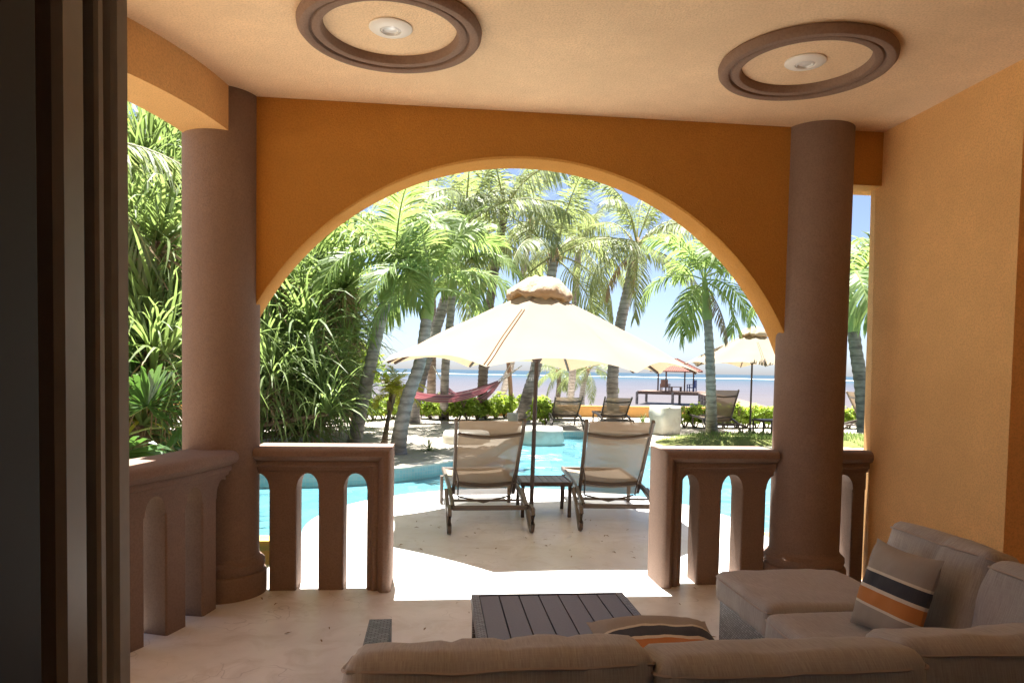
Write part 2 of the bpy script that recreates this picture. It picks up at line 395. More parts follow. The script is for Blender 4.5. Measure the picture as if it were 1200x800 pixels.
# room behind the doorway, shell only
# its rear opening is added, out of view, to let daylight in from behind
mb = MB(); mb.box(-3.6, 4.2, -5.3, -5.1, -.05, .9); mb.box(-3.6, 4.2, -5.3, -5.1, 2.2, CEIL); mb.box(-3.6, 0, -5.3, -5.1, .9, 2.2); mb.box(1.2, 4.2, -5.3, -5.1, .9, 2.2); mb.box(-3.6, -3.4, -5.1, .7, -.05, CEIL); mb.box(4.0, 4.2, -5.1, .7, -.05, CEIL); mb.box(-3.6, 4.2, -5.3, .7, CEIL + .005, CEIL + .3)
kind(mb.build('wall_room', 'plaster_room', smooth=False), 'structure')
mb = MB(); mb.box(-5, -.5, .72, .95, 0, CEIL); mb.box(2.1, 5.0, .72, .95, 0, CEIL); mb.box(-.5, 2.1, .72, .95, 2.55, CEIL)
kind(mb.build('wall_house', 'stucco_orange', smooth=False), 'structure')
# sliding door edge at the doorway
t = thing('sliding_door_frame', 'dark bronze sliding door frame standing close at the edge of the doorway', 'door frame', (-.4, .8, 0))
def pb(name, mat, x0, x1, y0, y1, z0=0.0, z1=2.55, par=t, bev=.004):
    L = par.location; mb = MB(); e = bev
    sec = [(x0 + e, y0), (x1 - e, y0), (x1, y0 + e), (x1, y1 - e), (x1 - e, y1), (x0 + e, y1), (x0, y1 - e), (x0, y0 + e)]
    mb.rings([[(x - L.x, y - L.y, z0) for x, y in sec], [(x - L.x, y - L.y, z1) for x, y in sec]]); return mb.build(name, mat, par, smooth=False)
pb('inner_jamb', 'door_dark', -.62, -.354, .62, .70)
pb('track_post', 'door_tan', -.47, -.3936, .82, .88, bev=.008)
pb('dark_gap_strip', 'door_gap_black', -.50, -.425, .90, .94)  # black bar standing in for the shade inside the door gap
pb('sash_edge', 'door_bronze', -.50, -.4105, .945, .965)
pb('door_stile', 'door_bronze', -.50, -.408, .99, 1.03, bev=.006)
pb('stile_cover', 'door_bronze', -.50, -.416, 1.03, 1.05, bev=.003)
# arch wall
AC, AR_, AZ = .600, 1.976, 2.823 - 1.976
def archz(x):
    d = abs(x - AC); return AZ + math.sqrt(max(0, AR_ ** 2 - d * d))
mb = MB(); xs = [-1.18 + (2.43 + 1.18) * i / 72 for i in range(73)]; fr, bk = [], []
prof = []
for x in xs:
    z = archz(x); e = .012
    prof.append([(x, AF, CEIL), (x, AF, z + e), (x, AF + e, z), (x, AB - e, z), (x, AB, z + e), (x, AB, CEIL)])
mb.rings(prof, closed=True)
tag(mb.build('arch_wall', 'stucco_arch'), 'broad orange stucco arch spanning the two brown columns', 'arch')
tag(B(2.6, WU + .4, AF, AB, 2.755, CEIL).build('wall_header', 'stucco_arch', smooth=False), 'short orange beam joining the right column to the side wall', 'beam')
# curved side beam
mb = MB(); mb.rings([[arcF(s, -.01, 2.853), arcF(s, .29, 2.853), arcF(s, .29, CEIL), arcF(s, -.01, CEIL)] for s in [0.0 + .1 * i for i in range(26)]])
tag(mb.build('side_beam', 'stucco_orange'), 'curved orange beam above the open left side of the porch', 'beam')
# columns
def column(x, y, label):
    t = thing('column', label, 'column', (x, y, 0), 0, 'porch columns')
    MB().lathe([(CR, .20), (CR, CEIL)], 72).build('shaft', 'stucco_brown', t)
    MB().lathe([(.278, 0), (.278, .125), (.271, .14), (.256, .147), (.26, .16), (.267, .18), (.265, .205), (.248, .222), (.238, .228), (.226, .26)], 72).build('base_moulding', 'stucco_brown', t)
column(*COLS[0], 'thick brown round column at the corner of the curved balustrade')
column(*COLS[1], 'thick brown round column beside the side wall, behind the sofa')
# side wall with flared sea end
mb = MB(); rings = []
for z in (0.0, .9, 1.9, 2.75, CEIL):
    k = 4.80 - .09 * max(0, 1 - z / 2.75); f = .015 + .03 * max(0, 1 - z / 2.75)
    rings.append([(WU, 3.523, z), (WU, k, z), (WU + .004, k + .012, z), (WU + f, 4.87, z), (WU + f + .02, 4.885, z), (WU + .5, 4.885, z), (WU + .5, 3.523, z)])
mb.rings(rings); tag(mb.build('side_wall', 'stucco_orange', smooth=False), 'tall plain orange stucco wall along the right side of the porch', 'wall')
kind(B(WU + .3, WU + .55, .95, 3.515, 0, CEIL).build('wall_recess', 'stucco_orange', smooth=False), 'structure')
# balustrades
def capsect():
    h = [(0, .0), (0, -.018), (.022, -.022), (.028, -.036), (.048, -.04), (.062, -.034), (.07, -.05), (.078, -.068), (.098, -.082), (.125, -.08), (.142, -.066), (.15, -.045)]
    return h + [(n, .2 - d) for n, d in reversed(h)]
SECT = capsect()
def balustrade(label, F, s0, s1, slots, turn=0, n_arc=10, ds=.06):
    t = thing('balustrade', label, 'balustrade', F(.5 * (s0 + s1), .1, 0), 0, 'stucco balustrades'); L = t.location
    P = lambda s, d, z: Vector(F(s, d, z)) - L
    HS, HT, D = .66, .79, .2; e = .008
    edges = [s0] + [q for sl in slots for q in sl] + [s1]
    if turn > 0: edges[-1] = s1 - .12
    if turn < 0: edges[0] = s0 + .12
    for i in range(0, len(edges), 2):
        a, b = edges[i], edges[i + 1]
        if b - a < .01: continue
        k = max(2, int((b - a) / ds) + 1); ss = [a + (b - a) * j / (k - 1) for j in range(k)]
        ring = [(ss[0], e)] + [(ss[0] + e, 0)] + [(s_, 0) for s_ in ss[1:-1]] + [(ss[-1] - e, 0), (ss[-1], e), (ss[-1], D - e), (ss[-1] - e, D)] + [(s_, D) for s_ in ss[1:-1][::-1]] + [(ss[0] + e, D), (ss[0], D - e)]
        MB().rings([[P(s_, d, z) for s_, d in ring] for z in (0, HS)]).build('post', 'stucco_brown', t, smooth=False)
    # arched head band
    pts = []
    def zl(s):
        for a, b in slots:
            if a <= s <= b:
                r = (b - a) / 2; q = (s - (a + b) / 2) / r; return HS + .105 * math.sqrt(max(0, 1 - q * q))
        return HS
    ss = []
    for i in range(0, len(edges), 2):
        a, b = edges[i], edges[i + 1]; ss += [a, b] if b - a < .1 else [a, (a + b) / 2, b]
    for a, b in slots: ss += [(a + b) / 2 - (b - a) / 2 * math.cos(math.pi * j / n_arc) for j in range(n_arc + 1)]
    ss = sorted(set(round(q, 5) for q in ss if s0 - 1e-6 <= q <= s1 + 1e-6))
    MB().rings([[P(s_, 0, HT), P(s_, 0, zl(s_)), P(s_, D, zl(s_)), P(s_, D, HT)] for s_ in ss]).build('arched_head', 'stucco_brown', t, smooth=True)
    # moulded cap, mitred down the free end
    path = []
    k = max(2, int((s1 - s0) / ds) + 1)
    top = .785
    if turn == 0: path = [(s0 + (s1 - s0) * j / (k - 1), top, 0, 1) for j in range(k)]
    elif turn > 0: path = [(s0, top, 0, 1), (s1 - .15, top, 1, 1), (s1 - .15, 0, 1, 0)]
    else: path = [(s0 + .15, 0, -1, 0), (s0 + .15, top, -1, 1), (s1, top, 0, 1)]
    MB().rings([[P(s_ + ns * n_, d, z + nz * n_) for n_, d in SECT] for s_, z, ns, nz in path]).build('moulded_cap', 'stucco_brown', t)
    return t
ST = lambda s, d, z: (s, BF + d, z)
balustrade('straight brown balustrade with arched slots, left of the steps to the loungers', ST, -1.128, -.26, [(-1.19, -1.04), (-.87, -.73), (-.57, -.42)], 1)
balustrade('straight brown balustrade with arched slots behind the grey chaise cushion', ST, 1.545, 2.35, [(1.685, 1.82), (1.98, 2.13), (2.30, 2.45)], -1)
balustrade('short brown balustrade piece between the right column and the orange wall', ST, 2.80, WU, [(2.79, 2.935)], 0)
balustrade('curved brown balustrade with arched slots running toward the doorway', arcF, .24, 2.5, [(.2, .36), (.515, .67), (.83, .98), (1.145, 1.295), (1.46, 1.61), (1.775, 1.925), (2.09, 2.24)], 0)
# ceiling rings and recessed lights
RP = [(.44, 0), (.447, -.012), (.444, -.034), (.43, -.05), (.408, -.054), (.39, -.045), (.385, -.03), (.378, -.03), (.372, -.04), (.352, -.046), (.334, -.04), (.324, -.02), (.322, 0)]
for (x, y), lab in (((-.232, 3.676), 'left'), ((1.94, 3.741), 'right')):
    who = 'nearer the curved side beam' if lab == 'left' else 'nearer the orange side wall'
    t = thing('ceiling_ring', 'brown double moulded ring on the ceiling ' + who, 'ceiling moulding', (x, y, CEIL), 0, 'ceiling rings')
    MB().ringlathe(RP[:7], 96).build('outer_roll', 'stucco_moulding', t); MB().ringlathe(RP[6:], 96).build('inner_roll', 'stucco_moulding', t)
    t = thing('ceiling_light', 'small round white recessed light inside the ceiling ring ' + who, 'ceiling light', (x, y, CEIL), 0, 'recessed ceiling lights')
    MB().ringlathe([(.105, 0), (.106, -.006), (.098, -.012), (.06, -.02), (.052, -.019), (.05, -.004), (.05, 0)], 48).build('trim', 'light_white', t)
    MB().lathe([(.049, -.004), (.049, -.016), (.04, -.02), (.036, -.012), (.02, -.014), (.0001, -.016)], 32).build('lamp', 'lens_glass', t)

# ================================================================== SOFA GROUP
rnd = random.Random(5)
def cushion(name, L, Wd, H, par, loc, rot=(0, 0, 0), puff=.035, tufts=(), seed=0, mat='cushion_cloth', rr=.03, sag=0.0, n=26, pz=.012):
    """rounded upholstered block; L along x, Wd along y, H along z, base at z=0"""
    from mathutils import noise
    mb = MB(); idx = {}
    def pt(u, v, w_):
        q = Vector((u * L / 2, v * Wd / 2, w_ * H / 2)); c = Vector((max(-L / 2 + rr, min(L / 2 - rr, q.x)), max(-Wd / 2 + rr, min(Wd / 2 - rr, q.y)), max(-H / 2 + min(rr, H * .45), min(H / 2 - min(rr, H * .45), q.z))))
        d = q - c
        if d.length > 1e-6:
            m = max(abs(d.x), abs(d.y), abs(d.z)); q = c + d.normalized() * m
        bx, by, bz = 1 - u ** 6, 1 - v ** 4, 1 - w_ ** 4
        q.z += pz * (1 if w_ > 0 else -1) * bx * by * abs(w_) ; q.y += puff * v * bx * bz * .8; q.x += puff * .5 * u * by * bz
        s_ = seed * 7.3
        nz = noise.noise(Vector((q.x * 5 + s_, q.y * 5, q.z * 5))) * .013 + noise.noise(Vector((q.x * 16 + s_, q.y * 9, q.z * 7))) * .007
        q += Vector((u, v, w_)).normalized() * nz
        for tu in tufts:
            g = math.exp(-((u - tu) * L / .03) ** 2); q -= Vector((0, v * .008, w_ * .007)) * g
        q.z -= sag * (1 - u * u) * (w_ > 0)
        q.z += H / 2
        return q
    def vid(i, j, k):
        if (i, j, k) not in idx:
            idx[(i, j, k)] = len(mb.v); mb.v.append(tuple(pt(-1 + 2 * i / nx, -1 + 2 * j / ny, -1 + 2 * k / nz_)))
        return idx[(i, j, k)]
    nx, ny, nz_ = max(8, int(n * L / .7)), max(6, int(n * Wd / .7)), max(6, int(n * H / .7))
    def quad(a, b, c, d, ax):
        uv = []
        for q in (a, b, c, d):
            x, y, z = q[0] / nx * L, q[1] / ny * Wd, q[2] / nz_ * H
            uv.append({0: (y, z), 1: (x, z), 2: (x, y)}[ax])
        mb.face([vid(*q) for q in (a, b, c, d)], uv)
    for i in range(nx):
        for j in range(ny):
            quad((i, j, nz_), (i + 1, j, nz_), (i + 1, j + 1, nz_), (i, j + 1, nz_), 2); quad((i, j, 0), (i, j + 1, 0), (i + 1, j + 1, 0), (i + 1, j, 0), 2)
    for i in range(nx):
        for k in range(nz_):
            quad((i, 0, k), (i + 1, 0, k), (i + 1, 0, k + 1), (i, 0, k + 1), 1); quad((i, ny, k), (i, ny, k + 1), (i + 1, ny, k + 1), (i + 1, ny, k), 1)
    for j in range(ny):
        for k in range(nz_):
            quad((0, j, k), (0, j, k + 1), (0, j + 1, k + 1), (0, j + 1, k), 0); quad((nx, j, k), (nx, j + 1, k), (nx, j + 1, k + 1), (nx, j, k + 1), 0)
    me = mb.mesh(name, mat, 'all')
    o = link(name, me, par, loc, rot)
    # piping round the top edge
    pp = MB(); path = []
    K = 40
    for q in range(K):
        a = 2 * math.pi * q / K; cu, cv = math.cos(a), math.sin(a); m = max(abs(cu), abs(cv)); q_ = pt(cu / m, cv / m, 1 - 2 * min(rr, H * .4) / H); path.append(q_ + Vector((q_.x / L, q_.y / Wd, 0)).normalized() * .004)
    path.append(path[0]); pp.tube(path, .0045, 5); pp.build('piping', 'piping_cloth', o)
    return o
sofa = thing('sectional_sofa', 'L-shaped dark wicker sofa with taupe cushions, its back to the doorway', 'sofa', (0, 0, 0))
def sb(name, *a, mat='wicker'): return B(*a).build(name, mat, sofa, smooth=False)
sb('back_panel', -.20, 2.08, 1.50, 1.57, .08, .64)
sb('seat_base', -.12, 1.44, 1.57, 2.42, .08, .30)
sb('seat_base', 1.44, 2.08, 1.57, 2.93, .08, .30)
sb('ottoman_base', 1.47, 2.08, 2.95, 3.52, .08, .30)
sb('side_panel', 2.085, 2.15, 1.50, 2.93, .08, .64)
sb('arm', -.205, -.13, 1.572, 2.46, .08, .60)
for x, y in ((-.17, 1.54), (-.17, 2.4), (1.5, 3.46), (2.02, 3.46), (2.1, 1.55), (1.5, 2.4)): MB().lathe([(.02, 0), (.025, .08)], 12, x, y).build('foot', 'dark_metal', sofa)
for i, (x0, x1) in enumerate(((-.12, .66), (.665, 1.395))): cushion('seat_cushion', x1 - x0, .80, .14, sofa, ((x0 + x1) / 2, 2.03, .30), puff=.01, seed=i)
cushion('seat_cushion', .64, 1.28, .145, sofa, (1.725, 2.27, .30), puff=.008, seed=4)
cushion('ottoman_cushion', .66, .585, .15, sofa, (1.775, 3.245, .30), puff=.008, seed=5, pz=.008)
cushion('back_cushion', .735, .19, .42, sofa, (.18, 1.70, .35), (R(-9), R(-.6), R(-.5)), .02, (-.32, .05, .5), 11, rr=.03)
cushion('back_cushion', .70, .20, .42, sofa, (.895, 1.69, .335), (R(-8), 0, R(1)), .022, (), 12, rr=.035)
cushion('back_cushion', .74, .20, .41, sofa, (1.62, 1.80, .325), (R(-10), 0, R(-1)), .022, (), 13, rr=.035)
cushion('back_cushion', .55, .16, .40, sofa, (1.95, 2.64, .43), (R(-16), 0, R(-88)), .022, (.1,), 14, rr=.03)
cushion('back_cushion', .60, .18, .38, sofa, (1.96, 2.07, .43), (R(-14), 0, R(-92)), .025, (), 15, rr=.035)
def pillow(label, loc, rot, S=.44, T=.13, seed=0):
    mb = MB(); n = 22; from mathutils import noise
    def P(i, j, side):
        u, v = -1 + 2 * i / n, -1 + 2 * j / n
        h = T / 2 * max(0, (1 - abs(u) ** 2.6)) ** .55 * max(0, (1 - abs(v) ** 2.6)) ** .55
        pin = 1 - .07 * (1 - u * u) * (abs(v)) - .07 * (1 - v * v) * abs(u)
        q = Vector((u * S / 2 * (1 - .09 * (1 - v * v) * abs(u) ** 3), v * S / 2 * (1 - .09 * (1 - u * u) * abs(v) ** 3), side * h))
        q.z += side * noise.noise(Vector((u * 2.2 + seed, v * 2.2, side))) * .014 * (1 - u ** 4) * (1 - v ** 4) + noise.noise(Vector((u * 6 + seed, v * 6, 3))) * .004
        return tuple(q)
    for side in (1, -1):
        b = len(mb.v); mb.v += [P(i, j, side) for i in range(n + 1) for j in range(n + 1)]
        for i in range(n):
            for j in range(n):
                q = [b + i * (n + 1) + j, b + (i + 1) * (n + 1) + j, b + (i + 1) * (n + 1) + j + 1, b + i * (n + 1) + j + 1]; uv = [(i / n, j / n), ((i + 1) / n, j / n), ((i + 1) / n, (j + 1) / n), (i / n, (j + 1) / n)]
                if side < 0: q = q[::-1]; uv = uv[::-1]
                mb.face(q, uv)
    o = mb.build('throw_pillow', 'pillow_stripe', None, loc, 'all'); o.rotation_euler = rot; tag(o, label, 'pillow', 'striped throw pillows'); return o
pillow('grey throw pillow with navy and orange stripes propped on the chaise side of sofa', (1.765, 2.57, .625), (R(72), 0, R(-86)), .36, .12, 1)
pillow('striped grey pillow lying flat on the sofa seat by the coffee table', (.77, 2.31, .515), (R(9), 0, R(-2)), .44, .15, 2)
# coffee table
ct = thing('coffee_table', 'low dark slatted coffee table with woven rim in front of sofa', 'table', (.54, 2.98, 0))
x0, x1, y0, y1, H = -.355, .355, -.31, .31, .42
wr = .035
for a in ((x0, x0 + wr, y0, y1), (x1 - wr, x1, y0, y1), (x0 + wr + .001, x1 - wr - .001, y0, y0 + wr), (x0 + wr + .001, x1 - wr - .001, y1 - wr * .4, y1)):
    B(*a, H - .06, H).build('rim', 'wicker', ct, smooth=False)
sw = (x1 - x0 - 2 * wr) / 7
sm_ = None
for i in range(7):
    if sm_ is None: sm_ = B(-sw / 2 + .003, sw / 2 - .003, y0 + wr + .004, y1 - wr * .4 - .003, -.018, 0).mesh('slat', 'slat_dark', False)
    link('slat', sm_, ct, (x0 + wr + sw * (i + .5), 0, H - .003))
for a, b in ((x0 + .03, y0 + .03), (x1 - .03, y0 + .03), (x0 + .03, y1 - .03), (x1 - .03, y1 - .03)): B(a - .025, a + .025, b - .025, b + .025, 0, H - .06).build('leg', 'wicker', ct, smooth=False)
B(x0 + .02, x1 - .02, y0 + .02, y1 - .02, H - .05, H - .03).build('under_panel', 'dark_metal', ct, smooth=False)

# ================================================================== GARDEN, POOL, SEA
GZ, WZ = .08, -.018
def smoothloop(pts, k=6):
    out = []; n = len(pts)
    for i in range(n):
        p0, p1, p2, p3 = (Vector((*pts[(i + j - 1) % n], 0)) for j in range(4))
        for q in range(k):
            t = q / k; out.append(tuple((.5 * ((2 * p1) + (p2 - p0) * t + (2 * p0 - 5 * p1 + 4 * p2 - p3) * t * t + (3 * p1 - p0 - 3 * p2 + p3) * t ** 3))[:2]))
    return out
# pool outline: near side hidden under the terrace; far side curves round lawn and sand
far_edge = [(-9.0, 9.2), (-4.5, 9.3), (-2.2, 9.35), (-.6, 9.75), (.35, 10.75), (1.0, 12.3), (1.5, 14.2), (2.2, 15.7), (3.4, 16.05), (4.4, 15.55), (4.3, 14.2), (3.95, 12.8), (4.7, 12.55), (6.2, 12.75), (8.5, 12.55), (12.5, 12.6)]
def smoothopen(pts, k=6):
    out = []; n = len(pts); g = lambda i: Vector((*pts[max(0, min(n - 1, i))], 0))
    for i in range(n - 1):
        p0, p1, p2, p3 = g(i - 1), g(i), g(i + 1), g(i + 2)
        for q in range(k):
            t = q / k; out.append(tuple((.5 * ((2 * p1) + (p2 - p0) * t + (2 * p0 - 5 * p1 + 4 * p2 - p3) * t * t + (3 * p1 - p0 - 3 * p2 + p3) * t ** 3))[:2]))
    return out + [pts[-1]]
FE = smoothopen(far_edge)
# pool basin
mb = MB(); mb.box(-9.5, 13, 6.0, 16.6, -.5, -.4); PF = kind(mb.build('pool_floor', 'pool_floor', smooth=False), 'structure')
# water with gentle real waves is a flat sheet rippled by its surface normal
from mathutils import noise as _nz
mb = MB(); nx_, ny_ = 300, 170
def wave(x, y):
    return WZ + .010 * _nz.noise(Vector((x * 2.1, y * 1.5, 1))) + .006 * _nz.noise(Vector((x * 4.7 + .6 * y, y * 3.4, 5))) + .003 * _nz.noise(Vector((x * 9, y * 8, 9)))
mb.v = [(-6.5 + 16 * i / nx_, 5.9 + 10.8 * j / ny_, 0) for j in range(ny_ + 1) for i in range(nx_ + 1)]
mb.v = [(x, y, wave(x, y)) for x, y, z in mb.v]
for j in range(ny_):
    for i in range(nx_): q = j * (nx_ + 1) + i; mb.face((q, q + 1, q + nx_ + 2, q + nx_ + 1))
PW = kind(mb.build('pool_water', 'pool_water', smooth='all'), 'structure'); PW.cycles.is_caustics_caster = True; PF.cycles.is_caustics_receiver = True; sl.cycles.is_caustics_light = True
# garden ground beyond the pool (sheet follows the pool edge, then slopes to the beach and under the sea)
mb = MB(); n = len(FE); rows = []
def gz(y, x=0):
    if y < 24: return GZ
    if y < 50: return GZ + (-1.35 - GZ) * ((y - 24) / 26) ** .8
    return -1.35 - (y - 50) * .01
rows.append([(x, y, GZ) for x, y in FE])
for yy in (16.7, 19, 21, 24, 27, 31, 36, 42, 50, 60, 90):
    rows.append([((-9 + 21.5 * i / (n - 1)) * (1 + (yy - 16) * .08), yy, gz(yy)) for i in range(n)])
mb.rings(rows, closed=False); kind(mb.build('ground', 'sand'), 'structure')
# wide outer ground left and right
mb = MB(); mb.box(-60, -9.0, -5.2, 24, -.3, GZ - .01); mb.box(12.5, 60, -5.2, 24, -.3, GZ - .01); kind(mb.build('garden_ground', 'soil', smooth=False), 'structure')
kind(B(-60, 60, -60, -5.2, -.3, -.1).build('bounce_ground', 'limestone', smooth=False), 'structure')  # unseen pale ground, added to bounce sunlight through the rear opening
kind(B(-9.0, -1.0, 5.125, 6.0, -1, -.16).build('planting_bed', 'soil', smooth=False), 'structure')
kind(B(2.6, 12.5, 5.125, 6.0, -1, -.16).build('planting_bed', 'soil', smooth=False), 'structure')
kind(B(-9.0, -2.1, -6, 5.12, -1, -.2).build('planting_bed', 'soil', smooth=False), 'structure')
# coping: near rims beside the terrace, far curved rim with mosaic face
def coping(name, pts, wd, z0, z1, side, mats=('coping_stone', 'pool_mosaic')):
    mb = MB(); L = 0; b = 0
    inner = pts; outer = []
    for i, p in enumerate(pts):
        a, c = Vector((*pts[max(0, i - 1)], 0)), Vector((*pts[min(len(pts) - 1, i + 1)], 0)); t = (c - a).normalized(); nn = Vector((-t.y, t.x, 0)) * side; outer.append((p[0] + nn.x * wd, p[1] + nn.y * wd))
    for i in range(len(pts)): mb.v += [(inner[i][0], inner[i][1], z0), (inner[i][0], inner[i][1], z1 - .02), (inner[i][0], inner[i][1], z1), (outer[i][0], outer[i][1], z1), (outer[i][0], outer[i][1], z0)]
    for i in range(len(pts) - 1):
        d = math.dist(pts[i], pts[i + 1]); A, Bq = i * 5, i * 5 + 5
        mb.cm = 1; mb.face((A, Bq, Bq + 1, A + 1), [(L, z0), (L + d, z0), (L + d, z1), (L, z1)])
        mb.cm = 0
        for k in (1, 2, 3): mb.face((A + k, Bq + k, Bq + k + 1, A + k + 1))
        L += d
    return mb.build(name, list(mats), smooth=False)
KF = kind(coping('kerb_pool_far', FE, .28, -1.2, GZ + .03, 1), 'structure'); KF.cycles.is_caustics_receiver = True
kind(coping('kerb_pool_near', [(-9.0, 6.15), (-1.12, 6.15)], -.2, -1.2, .0, -1, ('stucco_garden', 'stucco_garden')), 'structure')
kind(coping('kerb_pool_near', [(3.02, 6.15), (12.4, 6.15)], -.2, -1.2, .0, -1, ('stucco_garden', 'stucco_garden')), 'structure')
# raised lawn at the right of the pool
lawn = smoothloop([(4.35, 12.95), (6.2, 13.05), (8.6, 12.85), (12.0, 12.9), (12.2, 14.8), (9.0, 15.0), (6.0, 15.0), (4.6, 14.3)], 6)
mb = MB(); cxy = (7.5, 13.9); k = len(lawn)
mb.v = [(cxy[0], cxy[1], GZ + .16)] + [(cxy[0] + (x - cxy[0]) * .8, cxy[1] + (y - cxy[1]) * .8, GZ + .13) for x, y in lawn] + [(x, y, GZ + .035) for x, y in lawn]
for i in range(k):
    j = (i + 1) % k; mb.face((0, 1 + i, 1 + j)); mb.face((1 + i, 1 + k + i, 1 + k + j, 1 + j))
kind(mb.build('lawn', 'lawn'), 'structure')
rg = random.Random(3); mb = MB()
for i in range(5200):
    q = rg.choice(lawn); q2 = rg.choice(lawn); f1 = rg.random(); x, y = cxy[0] + (q[0] - cxy[0]) * f1 * .97, cxy[1] + (q[1] - cxy[1]) * f1 * .97
    r_ = f1; z = GZ + (.155 if r_ < .8 else .13 - (r_ - .8) * .48); h = rg.uniform(.03, .08); a = rg.uniform(0, 6.28)
    mb.strip([Vector((x, y, z - .02)), Vector((x + math.cos(a) * h * .5, y + math.sin(a) * h * .5, z + h))], [.014, .003], Vector((-math.sin(a), math.cos(a), 0)))
kind(mb.build('grass', 'leaf_strap'), 'stuff')['label'] = 'short dry grass on the raised lawn by the pool'
# sea
mb = MB(); ys = [44, 60, 90, 150, 260, 450, 800, 1500, 3000, 7000, 15000]
mb.rings([[(x * (60 + y * 1.6), y, -1.2) for x in (-1, -.5, 0, .5, 1)] for y in ys], closed=False); kind(mb.build('sea', 'sea_water'), 'structure')
mb = MB(); rg = random.Random(8); pts = [(x, 430 + 12 * math.sin(x * .013) + rg.uniform(-5, 5)) for x in range(-420, 640, 8)]
mb.rings([[(x, y - 9, -1.195), (x, y - 3, -1.08 + rg.uniform(-.28, .25)), (x, y + 2, -1.08 + rg.uniform(-.28, .22)), (x, y + 10, -1.195)] for x, y in pts], closed=False)
o = kind(mb.build('surf_line', 'surf_foam'), 'stuff'); o['label'] = 'white line of surf breaking on the far reef'
# low garden wall
mb = MB(); mb.box(-14, 16, 21.6, 21.9, GZ - .1, .42); tag(mb.build('garden_wall', 'stucco_garden', smooth=False), 'low orange stucco garden wall between the hedges and the beach', 'wall')

# ---------------------------------------------------------------- sun loungers
def make_lounger(label, top=(0, .17, 1.0)):
    t = thing('sun_lounger', label, 'sun lounger', (0, 0, 0), 0, 'sling sun loungers')
    # x across, +y toward the foot; origin under the head end
    W_ = .335
    for sx in (-1, 1):
        x = sx * W_
        MB().beam([(x, .12, .215), (x, .3, .25), (x, .62, .30), (x, 1.2, .315), (x, 1.92, .315)], .035, .05).build('side_rail', 'bronze_metal', t)
        # hooped rear leg
        xo = sx * (W_ + .035)
        MB().beam([(xo, .12, .218), (xo, .0, .205), (xo, -.03, .17), (xo, -.025, .09), (xo, .0, .035), (xo, .04, .018), (xo, .085, .035), (xo, .30, .16), (xo, .62, .285)], .035, .05).build('rear_leg', 'bronze_metal', t)
        MB().beam([(xo, 1.50, .30), (xo, 1.53, 0)], .035, .05, (0, 1, 0)).build('front_leg', 'bronze_metal', t)
    MB().beam([(-W_, .12, .21), (W_, .12, .21)], .04, .04).build('rear_crossbar', 'bronze_metal', t)
    MB().beam([(-W_, .55, .20), (W_, .55, .20)], .02, .02).build('crossbar', 'bronze_metal', t)
    MB().beam([(-W_, .42, .225), (W_, .42, .225)], .018, .018).build('crossbar', 'bronze_metal', t)
    MB().beam([(-W_, 1.9, .315), (W_, 1.9, .315)], .035, .045).build('front_crossbar', 'bronze_metal', t)
    # backrest: foot of it at (y .66,z .30), top at (y .14, z 1.0)
    b0, b1 = Vector((0, .70, .25)), Vector(top); up = (b1 - b0); nrm = Vector((0, up.z, -up.y)).normalized() * -1
    bf = lambda x, s_, d=0: b0 + up * s_ + Vector((x, 0, 0)) + nrm * d
    for sx in (-1, 1): MB().beam([bf(sx * (.295 + .012 * 0), 0), bf(sx * .30, .5), bf(sx * .312, 1)], .032, .045, tuple(nrm)).build('back_stile', 'bronze_metal', t)
    for s_, dz in ((.18, -.03), (.845, -.035)):
        MB().beam([bf(-.29, s_, .03), bf(-.15, s_ + dz * .75, .035), bf(0, s_ + dz, .04), bf(.15, s_ + dz * .75, .035), bf(.29, s_, .03)], .022, .035, tuple(nrm)).build('back_crossbar', 'bronze_metal', t)
    MB().beam([bf(-.25, -.02, .03), bf(0, -.09, .05), bf(.25, -.02, .03)], .016, .016).build('support_bar', 'bronze_metal', t)
    for sx in (-1, 1): MB().tube([bf(sx * .285, .34, .02), bf(sx * .262, .24, .05), bf(sx * .255, .02, .06), (sx * .255, .50, .215)], .008, 6).build('back_strut', 'bronze_metal', t)
    mb = MB(); rows = []
    for k in range(13):
        s_ = -.02 + 1.02 * k / 12; rows.append([bf(-.285 + .57 * i / 8, s_, .012 - .022 * (1 - ((i - 4) / 4) ** 2) * math.sin(math.pi * k / 12)) for i in range(9)])
    mb.rings(rows, closed=False); mb.build('back_sling', 'sling_cloth', t)
    mb = MB(); rows = []
    for k in range(9):
        y = .66 + 1.24 * k / 8; rows.append([(-.325 + .65 * i / 8, y, .325 - .03 * (1 - ((i - 4) / 4) ** 2)) for i in range(9)])
    mb.rings(rows, closed=False); mb.build('seat_sling', 'sling_cloth', t)
    return t
ln = make_lounger('tan sling sun lounger left of the near umbrella pole'); ln.location = (.525, 6.36, 0); ln.rotation_euler.z = R(2)
dup(ln, (1.72, 6.42, 0), R(-4), 'tan sling sun lounger right of the near umbrella pole')
l2 = make_lounger('far tan lounger at the pool end, beside the hedge clump', (0, -.06, .76)); l2.location = (3.08, 16.35, GZ + .035); l2.rotation_euler.z = R(-3)
dup(l2, (4.25, 16.4, GZ + .035), R(-5), 'far tan lounger at the pool end, beside the white stone pillar')
dup(ln, (6.55, 15.65, GZ + .02), R(-6), 'far tan lounger under the smaller distant umbrella')
dup(ln, (9.75, 16.0, GZ + .02), R(-70), 'lounger seen side-on between the right column and the orange wall')
